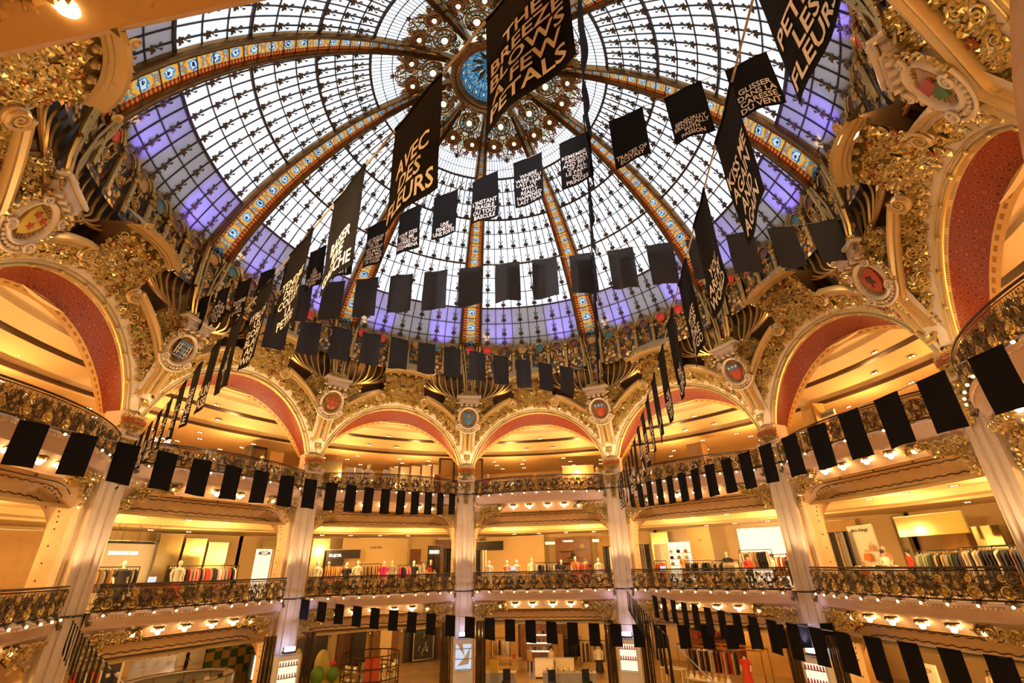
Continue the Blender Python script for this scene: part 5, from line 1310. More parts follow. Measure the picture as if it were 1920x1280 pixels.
rack(k, -.1, 12.0, MID, 1.1, 'of grey clothes left of the brown display wall', ['grey', 'white', 'navy', 'black'], 'shirt', h=.88)
mannequin(k, .55, 11.6, MID, 'black', 'black', 'mannequin in black coat before the brown display wall', sc=1.02)
rack(k, 1.45, 11.4, MID, .7, 'of red dresses right of the brown display wall', ['red', 'red', 'orange', 'red', 'pink'], 'dress', h=.92)
mannequin(k, 2.1, 11.4, MID, 'white', 'white', 'white dressed mannequin near the second floodlit pier', sc=1.05)
table(k, .2, 10.6, MID, 1.6, .35, .52, 'counter', 'long pale display table behind the rail right of the middle pier')
for j in range(6): single('folded_clothes', (lambda q: (q.box((0, 0, .03), (.16, .12, .06), taper=.9), q.box((0, 0, .07), (.15, .11, .03), taper=.9), q)[2])(MB()), M[('c_cream', 'c_black', 'c_green', 'c_white', 'c_tan', 'c_black')[j]], k, -.4 + .24 * j, 10.6, MID + .52, '%s folded clothes, %s pile on the long pale table' % (('cream', 'black', 'green', 'white', 'tan', 'black')[j], ORD[j]), 'folded clothes')
# bay 1.5
k = 1.5
panel(k, -2.0, 13.6, MID, 1.32, .95, 'shopwall', 'column_panel', 'cream column with small red bow emblem', 'column', text='*', tz=.68, th_=.18, tm='redpanel')
panel(k, -3.3, 12.6, MID, .72, .62, 'whitepanel', 'wall_panel', 'white upright panel beside the dark curtains right of the second pier', 'shop wall')
for j, (x, c) in enumerate(((-4.2, 'c_black'), (-3.95, 'c_grey'), (-3.72, 'c_black'))): curtain(k, x, 12.2, MID, .7, .24, c, '%s curtain, %s of three right of the second floodlit pier' % ('grey' if j == 1 else 'dark', ORD[j]))
wd = empty('shelf_wall'); b = MB(); b.box((0, 0, .8), (1.5, .1, 1.6)); b.build('back', M['litpanel'], wd, smooth=False)
for z in (1.15, .9, .65):
    q = MB(); q.box((0, -.12, z), (1.4, .2, .02)); q.build('shelf', M['chrome'], wd, smooth=False)
place(wd, k, -3.3, 14.6, MID); tag(wd, 'bright white back wall with three steel shelves', 'shelving')
for j in range(9): bag(k, -3.85 + .35 * (j % 4), 14.42, MID + (1.16, .91, .66)[j // 4], ('white', 'black', 'tan')[j % 3], '%s small bag, number %s on the bright white shelves' % (('white', 'black', 'tan')[j % 3], ORD[j]), .14, .12)
rack(k, -2.75, 11.4, MID, .5, 'of red clothes at the left end of the right middle bay', ['red', 'red', 'orange'], 'dress', h=.84)
rack(k, -1.1, 11.2, MID, 1.0, 'of dark clothes below the red emblem', ['black', 'black', 'navy', 'white'], 'shirt', h=.82)
rack(k, .0, 11.0, MID, .9, 'of black and white clothes in the right middle bay', ['black', 'white', 'black', 'cream'], 'shirt', h=.80)
rack(k, .1, 13.6, MID, 1.2, 'black frame before the lit wall at right', ['black', 'tan', 'white'], 'coat', h=1.15)
panel(k, .4, 14.6, MID, 1.2, 2.4, 'litpanel', 'wall_panel', 'bright lit wall panel behind the black frame', 'shop wall')
person(k, .62, 11.4, MID, 'red', 'black', 'person in dark red top browsing in the right middle bay', rz=.6, pose=1); person(k, 1.25, 11.9, MID, 'white', 'navy', 'person in white top standing in the right middle bay', rz=-.9)
person(k, 1.9, 11.5, MID, 'black', 'black', 'person in black near the large right pier', rz=.3)
rack(k, 1.6, 12.2, MID, .9, 'behind the people in the right middle bay', ['black', 'red', 'white', 'grey'], 'coat', h=.95)
table(k, -.3, 10.4, MID, 1.8, .35, .5, 'counter', 'long pale table behind the rail in the right middle bay'); laptop(k, -2.2, 10.5, MID + .5, 'small laptop at the left end of the right middle bay'); table(k, -2.2, 10.5, MID, .5, .3, .5, 'counter', 'small pale table with laptop in the right middle bay')
# bay 2.5
k = 2.5
panel(k, -4.35, 12.6, MID, .95, 1.0, 'whitepanel', 'sign_panel', 'white upright display panel with lower case black letters', 'sign', text='nice things', tz=.74, th_=.14, tw=.68)
for j, (x, c) in enumerate(((-5.25, 'c_black'), (-5.0, 'c_grey'), (-4.92, 'c_black'))): curtain(k, x + .1, 12.2 + .1 * j, MID, .8, .25, c, '%s curtain, %s of three beside the large right pier' % ('grey' if j == 1 else 'dark', ORD[j]))
bag(k, -4.25, 12.5, MID + .70, 'orange', 'yellow orange handbag hung on the white display panel', .26, .2); bag(k, -4.0, 12.5, MID + .98, 'tan', 'small tan bag hung above the yellow one', .16, .16); bag(k, -4.55, 12.5, MID + .3, 'red', 'dark red bag low on the white display panel', .2, .25)
panel(k, -2.3, 13.0, .55, 1.10, 2.1, 'yglass', 'glass_screen', 'wide yellow-green glass screen hung under the ceiling', 'glass screen')
for j, x in enumerate((-3.1, -2.1, -1.1, -.1)): panel(k, x, 14.6, MID, .75, .75, ('ochre', 'mirror', 'ochre', 'mirror')[j], 'wall_panel', '%s wall panel, %s below the yellow-green screen' % (('ochre', 'mirrored', 'ochre', 'mirrored')[j], ORD[j]), 'shop wall')
person(k, -2.75, 11.6, MID, 'white', 'navy', 'person with brown hair in white coat beside the white display panel', rz=1.2, pose=1); person(k, -2.35, 12.0, MID, 'red', 'black', 'person in red scarf right of the person in white', rz=-.4)
table(k, -2.2, 10.7, MID, 1.5, .4, .5, 'counter', 'pale table with folded clothes behind the right gallery rail')
for j in range(6): single('folded_clothes', (lambda q: (q.box((0, 0, .03), (.18, .14, .06), taper=.9), q.box((0, 0, .07), (.16, .12, .04), taper=.85), q)[2])(MB()), M[('c_cream', 'c_grey', 'c_white', 'c_navy', 'c_tan', 'c_white')[j]], k, -2.75 + .23 * j, 10.7, MID + .5, '%s folded clothes, %s pile on the right gallery table' % (('cream', 'grey', 'white', 'navy', 'tan', 'white')[j], ORD[j]), 'folded clothes')
rack(k, -1.35, 12.0, MID, 1.5, 'of dark clothes below the yellow-green screen', ['black', 'grey', 'green', 'navy', 'tan'], 'coat', h=.92)
rack(k, .3, 11.6, MID, 1.7, 'of dark coats at the right end of the right gallery', ['black', 'navy', 'white', 'black', 'brown'], 'dress', h=.96)
rack(k, -.2, 13.4, MID, 2.0, 'of pale clothes at the back of the right gallery', ['white', 'cream', 'tan'], 'coat', h=1.0)
mannequin(k, 1.35, 11.8, MID, 'cream', 'cream', 'mannequin in cream at the right end of the right gallery', sc=1.1)
rack(3.5, -1.0, 11.6, MID, 1.6, 'in the bay cut by the right edge', ['black', 'white', 'red'], 'coat', h=.95)
# ---- upper gallery
k = -1.5
dr_ = panel(k, -1.4, 10.9, UP, 3.58, 1.2, 'shopwall', 'sign_panel', 'low wall with large white letters behind the upper left rail', 'sign', text=None)
letters('DIOR', dr_, .1, -.02, 1.02, .18, 'litletter', .62)
panel(k, -.75, 11.2, UP, 3.5, .5, 'counter', 'display_plinth', 'plinth under the black bag in the upper left bay', 'plinth'); bag(k, -.75, 11.2, 3.52, 'black', 'black handbag on a plinth in the upper left bay', .26, .2)
for j, (x, w_) in enumerate(((.15, .28), (.55, .26), (1.0, .3))): panel(k, x, 10.7, UP, 3.62 - .08 * j, w_, ('whitepanel', 'whitepanel', 'darkpanel')[j], 'display_board', '%s display board, %s in the upper left bay' % (('white', 'white', 'black')[j], ORD[j]), 'display board')
mannequin(k, 2.25, 11.0, UP, 'white', 'white', 'white mannequin before the dark cabinet in the upper left bay', sc=1.35)
cb_ = empty('cabinet'); b = MB(); b.box((0, 0, .85), (.62, .4, 1.7)); b.build('body', M['darkpanel'], cb_, smooth=False); q = MB(); q.box((-.02, -.21, .9), (.5, .02, 1.4)); q.build('door', M['mirror'], cb_, smooth=False); place(cb_, k, 2.35, 11.6, UP); tag(cb_, 'tall dark glass-fronted cabinet in the upper left bay', 'cabinet')
panel(k, 3.1, 11.4, UP, 4.2, .6, 'ochre', 'door_panel', 'ochre door beside the dark cabinet in the upper left bay', 'door')
k = -.5
for j, x in enumerate((-1.45, -1.1, .05)): panel(k, x, 10.7, UP, 3.72, .3, 'whitepanel', 'display_board', 'white display card, %s from the left in the upper middle left bay' % ORD[j], 'display board')
panel(k, -2.1, 12, UP, 4.15, 1.0, 'mirror', 'mirror_panel', 'amber glass panel in the upper middle left bay', 'mirror'); mannequin(k, -.68, 10.8, UP, 'white', 'white', 'white bust in the upper middle left bay', sc=1.42)
for j in range(5): panel(k, .9 + .45 * j, 13.2 - .25 * j, UP, 4.3 + .02 * j, .42, 'glasscase', 'glass_partition', 'clear glass partition, %s in the upper middle left bay' % ORD[j], 'glass partition')
panel(k, 2.2, 10.6, UP, 3.62, .28, 'redpanel', 'display_board', 'red display board in the upper bay left of the middle pier', 'display board')
def doorway(k, x, d, label):
    root = empty('doorway'); f = MB()
    for sx in (-.34, .34): f.box((sx, 0, .92), (.05, .12, 1.84))
    f.box((0, 0, 1.84), (.74, .12, .05)); f.build('frame', M['bronze'], root, smooth=False); q = MB(); q.box((0, .03, .92), (.63, .04, 1.8)); q.build('leaf', M['ochre'], root, smooth=False); place(root, k, x, d, UP); tag(root, label, 'door')
doorway(k, 2.75, 11.0, 'dark framed ochre doorway left of the middle pier on the upper gallery'); k = .5
doorway(k, -3.05, 11.0, 'dark framed ochre doorway right of the middle pier on the upper gallery')
bx_ = panel(k, 1.55, 12.0, UP, 4.05, 1.4, 'lightwood', 'wall_panel', 'pale wooden wall block with faint letters on the upper gallery', 'shop wall', th=.6, text='VAN CLEEF', tz=3.75, th_=.14, tm='ochre', tw=.9)
panel(k, -.5, 12.4, UP, 3.9, .14, 'lightwood', 'post_panel', 'narrow wooden post on the upper gallery right of the middle pier', 'post'); counter(k, -1.4, 11.2, UP, 1.8, .4, .9, 'counter', 'pale counter on the upper gallery right of the middle pier')
mannequin(k, 2.4, 10.8, UP, 'white', 'black', 'mannequin in black and white at the upper rail end', sc=1.25); mannequin(k, -2.3, 10.3, UP, 'red', 'white', 'mannequin in red and white beside the upper doorway', sc=1.1)
k = 1.5
panel(k, -.5, 11.6, UP, 4.25, .6, 'lightwood', 'column_panel', 'brown wooden column in the upper right middle bay', 'column', th=.5); panel(k, -.6, 11.2, UP, 3.55, .35, 'whitepanel', 'display_board', 'white card at the foot of the brown wooden column', 'display board')
panel(k, -2.6, 11.2, UP, 3.9, .5, 'mirror', 'mirror_panel', 'mirror panel at the left end of the upper right middle bay', 'mirror')
k = 2.5
cb_ = empty('cabinet'); b = MB(); b.box((0, 0, 1.0), (.55, .4, 2.0)); b.build('body', M['ochre'], cb_, smooth=False); q = MB(); q.box((0, -.21, 1.15), (.42, .02, 1.4)); q.build('door', M['mirror'], cb_, smooth=False); place(cb_, k, -3.0, 11.0, UP); tag(cb_, 'ochre cabinet beside the large right pier on the upper gallery', 'cabinet')
panel(k, -2.45, 11.0, 4.05, 4.22, .55, 'whitepanel', 'sign_panel', 'small white sign with lilac letters on the upper right gallery', 'sign', text='FASHION', tz=4.08, th_=.10, tw=.46)
bag(k, -1.2, 10.2, UP + .55, 'brown', 'brown bag handle over the upper right rail', .2, .2); rack(k, 1.5, 10.6, UP, .7, 'at the right end of the upper right gallery', ['red', 'red', 'white'], 'dress', h=.85)
# ---- ground floor
def screen(k, sx, label):      # bundle of smoked bronze tubes
    root = empty('tube_screen', loc(0, 0, 0)); 
    for j in range(6):
        q = MB(); q.tube([(sx * .06 * j, .02 * (j % 2), 0), (sx * .06 * j, .02 * (j % 2), 2.35)], .028, 8); q.build('tube', M['tubes'], root)
    place(root, k, sx * .46, 9.15, GR); tag(root, label, 'screen')
for k in (-1, 0, 1, 2):
    for sx in (-1, 1): screen(k, sx, 'smoked bronze tube screen, %s side of the %s' % ('left' if sx < 0 else 'right', PN[k]))
    root = empty('kiosk'); b = MB(); b.box((0, 0, .9), (.66, .30, 1.8)); b.build('body', M['whitepanel'], root, smooth=False)
    for j in range(3): q = MB(); q.box((0, -.17, 1.55 - .3 * j), (.56, .10, .02)); q.build('shelf', M['chrome'], root, smooth=False)
    q = MB(); q.box((0, -.155, 1.30), (.54, .01, .75)); q.build('lit_panel', M['litpanel'] if k != 0 else M['screen'], root, smooth=False)
    if k == 0:
        for tri in (((-.24, -.2, 1.72), (.05, -.2, 1.30), (-.05, -.2, 1.75)), ((.24, -.2, 1.6), (.18, -.2, 1.1), (.05, -.2, 1.30)), ((-.2, -.2, 1.05), (.05, -.2, 1.3), (.18, -.2, 1.1))):
            q = MB(); q.add(list(tri) + [(x, y + .04, z) for x, y, z in tri], [(0, 1, 2), (0, 3, 4, 1), (1, 4, 5, 2), (2, 5, 3, 0)]); q.build('white_facet', M['whitepanel'], root, smooth=False)
    else:
        for j in range(7):
            for zz in (1.26, 1.56): q = MB(); q.tube([(-.24 + .08 * j, -.17, zz), (-.24 + .08 * j, -.17, zz + .06), (-.24 + .08 * j, -.17, zz + .10)], [.022, .022, .010], 6); q.build('bottle', M['c_red'] if k > 0 else M['c_tan'], root, smooth=False)
    place(root, k, 0, 9.2, GR); tag(root, 'white lit kiosk under the floodlight of the %s' % PN[k], 'kiosk')
k = -1.5
rack(k, .15, 14.0, GR, .9, 'at the lower left corner on the ground floor', ['black', 'red', 'white', 'orange', 'grey'], 'coat', h=1.62)
panel(k, .78, 14.0, GR, -2.12, .55, 'whitepanel', 'display_board', 'tall white stand with dark pictures on the ground floor at left', 'display board')
for j in range(2): panel(k, .78, 13.94, -2.72 - .45 * j, -2.38 - .45 * j, .34, 'darkpanel', 'picture', 'small dark picture, %s on the tall white stand' % ('upper' if j == 0 else 'lower'), 'picture')
table(k, 9.6, 27.4, GR, 3.4, .8, .62, 'litpanel', 'long bright white bar table at the back left of the ground floor')
def stool(k, x, d, z, label, h=1.2):
    root = empty('bar_stool'); b = MB(); b.lathe([(.0, h), (.14, h), (.14, h - .04), (.0, h - .05)], 14); b.build('seat', M['lightwood'], root); 
    for sx in (-1, 1):
        for sy in (-1, 1): q = MB(); q.tube([(sx * .1, sy * .1, h - .04), (sx * .15, sy * .15, 0)], .016, 4); q.build('leg', M['black'], root)
    place(root, k, x, d, z); tag(root, label, 'stool', 'bar stools at the bright white bar table')
for j in range(6): stool(k, 7.9 + .62 * j, 26.3, GR, '%s bar stool from the left at the bright white bar table' % ORD[j], .42)
person(k, 6.95, 20.2, GR, 'black', 'black', 'person dressed in black standing by the white wall at lower left', rz=1.4)
panel(k, 8.9, 22.4, GR, -2.4, 2.2, 'whitepanel', 'wall_panel', 'pale wall behind the person in black at lower left', 'shop wall')
chk = bpy.data.materials.new('green_gold_chequer'); chk.use_nodes = True; nt = chk.node_tree; tcn = nt.nodes.new('ShaderNodeTexCoord'); ck = nt.nodes.new('ShaderNodeTexChecker'); ck.inputs['Scale'].default_value = 1; mpn = nt.nodes.new('ShaderNodeMapping'); mpn.inputs['Scale'].default_value = (7, 7, 1)
nt.links.new(tcn.outputs['UV'], mpn.inputs[0]); nt.links.new(mpn.outputs[0], ck.inputs['Vector']); ck.inputs['Color1'].default_value = (.03, .09, .02, 1); ck.inputs['Color2'].default_value = (.42, .24, .06, 1); nt.links.new(ck.outputs['Color'], nt.nodes['Principled BSDF'].inputs['Base Color']); M['chequer'] = chk
b = MB(); b.grid(lambda u, v: Vector(((u - .5) * 2.7, .08 * sin(u * 3), 2.25 * v)), 14, 14); b.grid(lambda u, v: Vector(((u - .5) * 2.7, .10 + .08 * sin(u * 3), 2.25 * v)), 14, 14)
single('chequered_wall', b, M['chequer'], k, 7.6, 17.8, GR, 'green and gold chequered display wall on the ground floor at left', 'display wall')
ovl = empty('glass_counter'); b = MB()
b.lathe([(1.0, .0), (1.0, .58)], 40); b.v = [(x * 2.0, y * 1.5, z) for x, y, z in b.v]; b.build('glass_front', M['glasscase'], ovl)
for z in (.12, .6):
    q = MB(); q.tube([(2.0 * cos(2 * PI * i / 40), 1.5 * sin(2 * PI * i / 40), z) for i in range(41)], .035, 6, False); q.build('rim', M['chrome'], ovl)
q = MB(); q.lathe([(.80, .60), (.99, .60)], 40); q.v = [(x * 2.0, y * 1.5, z) for x, y, z in q.v]; q.build('top', M['whitepanel'], ovl)
for j in range(12):
    a = 2 * PI * j / 12; q = MB(); q.tube([(2.0 * cos(a), 1.5 * sin(a), 0), (2.0 * cos(a), 1.5 * sin(a), .6)], .02, 5); q.build('upright', M['chrome'], ovl)
place(ovl, k, 3.9, 15.6, GR); tag(ovl, 'oval glass counter with steel rims at the lower left', 'counter')
for j in range(6): bag(k, 2.6 + .5 * j, 14.35 - .12 * (1 if 0 < j < 5 else -3), GR + .62, ('tan', 'black', 'brown', 'cream', 'black', 'tan')[j], '%s bag, %s from the left on the oval glass counter' % (('tan', 'black', 'brown', 'cream', 'black', 'tan')[j], ORD[j]), .16, .10)
panel(k, 7.0, 15.4, GR, -3.0, .8, 'darkpanel', 'display_board', 'dark stand with lit white screen left of the floodlit pier', 'display board'); panel(k, 7.0, 15.3, -4.0, -3.15, .5, 'litpanel', 'screen_panel', 'tall lit white screen on the dark stand at left', 'screen')
panel(k, 3.0, 22, GR, -1.9, 5.0, 'shopwall', 'wall_panel', 'warm wall at the back of the ground floor at left', 'shop wall')
k = -.5
panel(k, -1.55, 16.2, GR, -2.35, 1.7, 'darkpanel', 'booth_wall', 'black booth wall right of the left floodlit pier', 'booth')
def bush(k, x, d, z, r, h, m, label):
    b = MB(); b.ball((0, 0, h / 2), r, 18, 12, (1, 1, h / (2 * r))); v2 = []
    for (x_, y_, z_) in b.v: f = 1 + .06 * sin(9 * math.atan2(y_, x_)); v2.append((x_ * f, y_ * f, z_))
    b.v = v2; single('display_plant', b, M[m], k, x, d, z, label, 'plant', 'soft sculpted plants', smooth=True)
b = MB(); b.lathe([(.0, .06), (1.15, .06), (1.2, 0)], 24); single('round_platform', b, mat('yellow_green_floor', (.45, .42, .04), .5), k, -1.3, 14.6, GR, 'round yellow-green platform under the sculpted plants', 'platform', smooth=True)
bush(k, -2.05, 14.2, GR + .06, .20, 1.25, 'cactus', 'tall pale yellow cactus column on the round platform'); bush(k, -1.25, 14.0, GR + .06, .27, .62, 'plant', 'largest dark green plant mound on the round platform'); bush(k, -.65, 14.2, GR + .06, .24, .55, 'plant', 'smaller dark green plant mound at right on the platform'); bush(k, -1.0, 15.0, GR + .06, .30, 1.05, 'cactus', 'pale yellow plant behind the green mounds')
b = MB(); b.ball((0, 0, 0), .11, 12, 8); b.tube([(0, 0, .09), (.02, 0, .15)], .015, 5); single('red_ball', b, M['c_red'], k, -.68, 14.15, GR + .70, 'small red ball resting on the green mounds', 'ball', smooth=True)
for j, (x, t_) in enumerate(((2.1, 'Loewe'), (3.85, 'Cartier'))):
    r_ = panel(k, x, 17.2, GR, -2.25, 1.25 if j == 0 else 1.7, 'wood' if j == 0 else 'darkpanel', 'shop_front', '%s shop front with glowing script letters on the ground floor' % ('brown' if j == 0 else 'black'), 'shop front', text=t_, tz=-2.58, th_=.20, tm='litletter')
    q = MB(); q.box((0, -.05, .75), (.55, .03, 1.4)); q.build('doorway', M['shopwall'] if j == 0 else M['darkpanel'], r_, smooth=False)
for j, (x, m_) in enumerate(((-.45, 'shopwall'), (.2, 'wood'), (1.3, 'ochre'), (2.85, 'ochre'), (4.9, 'wood'))): panel(k, x, 17.4 + .05 * j, GR, -2.2, .6 if j < 4 else .7, m_, 'wall_panel', '%s wall panel, %s along the ground floor shop fronts' % ({'shopwall': 'cream', 'wood': 'brown', 'ochre': 'ochre'}[m_], ORD[j]), 'shop wall')
panel(k, .85, 17.1, -3.9, -2.5, .6, 'darkpanel', 'poster', 'dark poster of a pale gold figure left of the glowing letters', 'poster')
def framed(k, x, d, z0, w, h, label):
    root = empty('framed_poster'); b = MB(); b.box((0, 0, h / 2), (w, .04, h)); b.build('poster', M['darkpanel'], root, smooth=False); f = MB()
    for sx in (-1, 1): f.box((sx * w / 2, -.01, h / 2), (.05, .07, h + .05))
    for zz in (0, h): f.box((0, -.01, zz), (w, .07, .05))
    f.build('frame', M['chrome'], root, smooth=False); g = MB()
    for j in range(14): a = rng.uniform(0, 6); p = Vector((rng.uniform(-.2, .2), -.03, rng.uniform(.3, h - .3))); g.tube([p, p + Vector((.09 * cos(a), 0, .2 * sin(a))), p + Vector((.16 * cos(a + .8), 0, .26 * sin(a + .8)))], .012, 4)
    g.build('pale_drawing', M['chrome'], root); place(root, k, x, d, z0); tag(root, label, 'poster')
framed(k, 3.9, 16.9, -4.0, 1.0, 1.3, 'silver framed dark poster left of the middle pier')
for x in (-.45, 1.3, 2.85):
    root = empty('wall_sconce'); q = MB(); q.lathe([(.0, -.05), (.07, .0), (.05, .1), (.0, .12)], 10); q.build('shade', M['brass'], root); place(root, k, x, 17.2, -2.8); tag(root, 'small oval wall sconce, %s panel of the shop fronts' % ('cream' if x < 0 else 'first ochre' if x < 2 else 'second ochre'), 'wall lamp')
# round bronze display booth
root = empty('display_booth'); f = MB(); RB = 1.08
for z in (0.0, .40, .78, 1.16):
    f.tube([(RB * cos(2 * PI * i / 48), RB * sin(2 * PI * i / 48), z) for i in range(49)], .022, 5, False)
for i in range(18): a = 2 * PI * i / 18; f.tube([(RB * cos(a), RB * sin(a), 0), (RB * cos(a), RB * sin(a), 1.16)], .018, 5)
f.build('frame', M['tubes'], root)
q = MB(); q.lathe([(RB - .01, .0), (RB - .01, 1.15)], 6, a0=-1.95, a1=-1.45); q.build('red_panel', M['redpanel'], root)
for j in range(12):
    a = -2.9 + j * .27
    if -2.05 < a < -1.35: continue
    for zz in (.30, .68):
        q = MB(); q.box((.98 * cos(a), .98 * sin(a), zz), (.24, .20, .02), rz=a); q.build('shelf', M['brass'], root, smooth=False)
        q = MB(); q.box((.98 * cos(a), .98 * sin(a), zz + .10), (.10, .08, .18), rz=a); q.build('perfume_box', M['cactus'] if (j + int(zz * 10)) % 2 else M['whitepanel'], root, smooth=False)
place(root, k, .45, 12.4, GR); tag(root, 'round bronze display booth with red panel on the ground floor', 'display booth')
k = .5
panel(k, -1.0, 16.4, GR, -2.1, 2.0, 'wood', 'wall_panel', 'dark brown wall behind the lit shoe shelves', 'shop wall', text='Repetto', tz=-2.42, th_=.13, tm='litletter', tw=.7)
for j in range(3):
    root = empty('shoe_shelf'); q = MB(); q.box((0, 0, 0), (1.2, .28, .03)); q.build('board', M['litpanel'], root, smooth=False); place(root, k, -1.05, 16.15, -3.02 - .33 * j); tag(root, 'lit wall shelf, %s from the top, left of the wooden wardrobe' % ORD[j], 'shelf')
    for i in range(5):
        q = MB(); q.ball((0, 0, .05), .06, 8, 5, (.7, 1.5, .8)); q.box((0, .05, .10), (.08, .07, .10)); single('shoe', q, M[('c_black', 'c_brown', 'c_tan')[(i + j) % 3]], k, -1.5 + .22 * i, 16.13, -3.0 - .33 * j, '%s shoe on the %s lit shelf from the top' % (('black', 'brown', 'tan')[(i + j) % 3], ORD[j]), 'shoe', 'shoes on the %s lit shelf' % ORD[j])
cb_ = empty('wardrobe'); b = MB(); b.box((0, 0, .62), (.50, .35, 1.24)); b.build('body', M['wood'], cb_, smooth=False)
for sx in (-1, 1): q = MB(); q.box((sx * .12, -.18, .65), (.22, .03, 1.12)); q.build('door', M['lightwood'], cb_, smooth=False)
place(cb_, k, -.1, 15.6, GR); tag(cb_, 'two-door light wooden wardrobe on the ground floor', 'wardrobe')
rack(k, .55, 15.6, GR, .8, 'of dark clothes right of the wooden wardrobe', ['black', 'navy', 'black'], 'dress', h=1.08); rack(k, 1.65, 14.0, GR, 1.4, 'of pale clothes before the second floodlit pier', ['cream', 'white', 'tan', 'black', 'brown'], 'dress', h=1.12)
rack(k, -2.8, 15.4, GR, .9, 'of striped clothes right of the middle pier', ['cream', 'tan', 'black', 'white'], 'coat', h=1.05); rack(k, -3.85, 15.2, GR, .7, 'of black jackets right of the middle pier', ['black', 'white', 'grey'], 'coat', h=1.05)
panel(k, -3.3, 17.0, GR, -2.2, 2.2, 'ochre', 'wall_panel', 'plain ochre wall behind the striped clothes', 'shop wall'); panel(k, 1.9, 17.0, GR, -2.2, 2.4, 'shopwall', 'wall_panel', 'warm wall behind the pale clothes', 'shop wall')
mannequin(k, 1.75, 13.5, GR, 'white', 'black', 'mannequin in white blouse before the pale clothes', sc=1.1)
counter(k, -.45, 12.7, GR, .75, .4, .66, 'whitepanel', 'tall white counter on the ground floor right of the middle pier'); counter(k, .35, 13.0, GR, .75, .4, .62, 'counter', 'pale counter right of the tall white counter')
person(k, -.24, 13.5, GR, 'cream', 'navy', 'person in cream shirt behind the tall white counter', rz=.4)
table(k, -2.2, 14.1, GR, 1.2, .5, .45, 'lightwood', 'wooden side table with red cup right of the middle pier'); b = MB(); b.lathe([(.0, 0), (.06, 0), (.07, .14), (.06, .14)], 12); single('red_cup', b, M['c_red'], k, -1.95, 14.1, GR + .45, 'small red pot on the wooden side table', 'pot', smooth=True)
def chair(k, x, d, z, m, label, rz=0):
    root = empty('chair'); b = MB(); b.box((0, 0, .42), (.26, .26, .05)); b.build('seat', M[m], root, smooth=False); q = MB(); q.box((0, .12, .60), (.26, .04, .34)); q.build('backrest', M[m], root, smooth=False)
    for sx in (-1, 1):
        for sy in (-1, 1): q = MB(); q.box((sx * .11, sy * .11, .2), (.03, .03, .4)); q.build('leg', M['black'], root, smooth=False)
    place(root, k, x, d, z, rz); tag(root, label, 'chair')
chair(k, -1.15, 13.9, GR, 'c_tan', 'tan chair left of the tall white counter', 2.6)
for j, (x, dd) in enumerate(((-1.5, 9.7), (.15, 9.6), (1.35, 9.8))): chair(k, x, dd, GR, 'c_black', 'black chair at the bottom edge, %s from the left right of the middle pier' % ORD[j], .2 * j)
counter(k, -1.9, 10.3, GR, 1.3, .4, .6, 'glasscase', 'glass display counter at the bottom edge right of the middle pier', top='glasscase'); counter(k, .7, 10.4, GR, 1.9, .4, .6, 'glasscase', 'long glass display counter before the white counters', top='glasscase')
for j in range(9):
    q = MB(); q.lathe([(.0, 0), (.035, 0), (.035, .09), (.015, .11), (.015, .14), (.0, .14)], 8); single('perfume_bottle', q, M[('brass', 'glasscase', 'c_tan')[j % 3]], k, -.1 + .2 * j, 10.4, GR + .6, '%s bottle, %s from the left on the long glass counter' % (('brass', 'clear', 'tan')[j % 3], ORD[j]), 'bottle', smooth=True)
panel(k, -2.05, 10.2, GR + .6, GR + 1.0, .35, 'yellow', 'display_board', 'yellow card standing on the glass counter right of the middle pier', 'display board'); panel(k, -3.05, 9.9, GR, GR + 1.0, .4, 'yellow', 'display_board', 'yellow panel beside the middle pier kiosk', 'display board')
k = 1.5
panel(k, -3.6, 17.0, GR, -2.35, 2.6, 'redpanel', 'shelf_wall', 'dark red display wall on the ground floor at right', 'shelving'); panel(k, -5.9, 16.8, GR, -2.0, 1.7, 'shopwall', 'wall_panel', 'cream wall panel left of the dark red display wall', 'shop wall'); panel(k, .2, 16.0, GR, -1.95, 4.4, 'ochre', 'wall_panel', 'plain ochre wall right of the dark red display wall', 'shop wall')
for j in range(3):
    root = empty('wall_shelf'); q = MB(); q.box((0, 0, 0), (2.3, .22, .03)); q.build('board', M['wood'], root, smooth=False); place(root, k, -3.6, 16.8, -2.85 - .33 * j); tag(root, 'wooden shelf, %s from the top on the dark red wall' % ORD[j], 'shelf')
    for i in range(6): bag(k, -4.5 + .36 * i, 16.78, -2.83 - .33 * j, ('black', 'red', 'brown', 'tan')[(i + j) % 4], '%s bag, %s on the %s shelf of the dark red wall' % (('black', 'red', 'brown', 'tan')[(i + j) % 4], ORD[i], ORD[j]), .17, .14)
root = empty('clothing_stand'); f = MB()
for x in (-1.6, 1.6):
    for y in (-.4, .4): f.tube([(x, y, 0), (x, y, 1.12)], .024, 5)
    f.tube([(x, -.4, 1.12), (x, .4, 1.12)], .024, 5)
for y in (-.4, .4): f.tube([(-1.6, y, 1.12), (1.6, y, 1.12)], .024, 5)
f.build('frame', M['brass'], root); place(root, k, -2.1, 13.9, GR, .05); tag(root, 'open brass display frame holding clothes on the ground floor at right', 'display frame')
rack(k, -2.4, 13.9, GR, 1.9, 'inside the open brass frame', ['red', 'tan', 'cream', 'black', 'red', 'brown'], 'dress', h=1.02, metal='brass', rz=.05)
mannequin(k, -.95, 13.2, GR, 'red', 'red', 'headless mannequin in bright red dress at the end of the brass frame', head=False, sc=1.15)
table(k, -3.4, 12.4, GR, .9, .4, .5, 'counter', 'pale table left of the brass frame'); table(k, -1.5, 11.4, GR, 1.7, .4, .45, 'glasscase', 'glass table with goods before the brass frame')
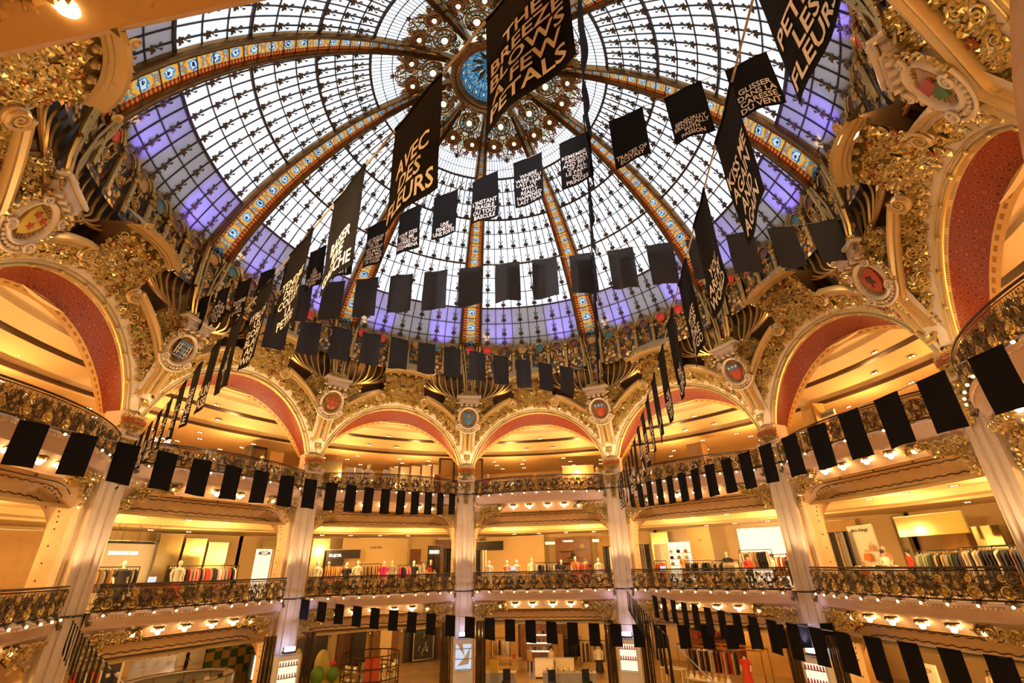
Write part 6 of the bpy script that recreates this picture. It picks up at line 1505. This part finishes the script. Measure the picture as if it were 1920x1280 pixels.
for j in range(7): bag(k, -2.15 + .22 * j, 11.4, GR + .45, ('white', 'cream', 'tan')[j % 3], '%s purse, %s on the glass table before the brass frame' % (('white', 'cream', 'tan')[j % 3], ORD[j]), .12, .1)
k = 2.5
rack(k, -1.3, 12.6, GR, 1.2, 'at the bottom right of the ground floor', ['white', 'cream', 'tan', 'brown'], 'coat', h=1.5); panel(k, -2.6, 11.6, GR, -2.5, .6, 'whitepanel', 'display_board', 'white stand with gold sign at the bottom right', 'display board', text='ESCADA', tz=-2.7, th_=.10, tm='brass', tw=.4)
mannequin(k, -1.9, 12.0, GR, 'white', 'tan', 'mannequin in white at the bottom right', sc=1.35)
# further goods on the middle gallery
for k_, its in ((-1.5, ((-1.9, 'brown', 'black'), (2.6, 'pink', 'pink'))), (-.5, ((-1.55, 'orange', 'brown'), (1.0, 'grey', 'black'), (2.7, 'black', 'navy'))), (.5, ((-.8, 'white', 'grey'), (1.1, 'orange', 'red'))), (1.5, ((-2.3, 'tan', 'brown'), (-.55, 'black', 'grey'), (2.4, 'cream', 'tan'))), (2.5, ((-3.6, 'pink', 'cream'), (.75, 'navy', 'black')))):
    for x, a_, b2_ in its: mannequin(k_, x, 12.5, MID, a_, b2_, '%s-topped mannequin in %s skirt, gallery back, %s' % (a_, b2_, WHERE[k_]), sc=1.15)
for k_, x, w_, m_, nm in ((-1.5, -2.4, 1.2, 'ochre', 'ochre'), (-.5, -3.6, .9, 'mirror', 'mirrored'), (-.5, 4.2, 1.0, 'wood', 'brown'), (.5, 2.6, 1.0, 'ochre', 'ochre'), (.5, -4.2, .9, 'ochre', 'ochre'), (1.5, 2.6, 1.6, 'ochre', 'ochre'), (1.5, -4.6, .9, 'mirror', 'mirrored'), (2.5, 1.3, 1.6, 'litpanel', 'bright white'), (2.5, -5.4, 1.0, 'mirror', 'mirrored')):
    panel(k_, x, 14.9, MID, 1.28, w_, m_, 'wall_panel', '%s back wall panel on the middle gallery %s' % (nm, WHERE[k_]), 'shop wall')
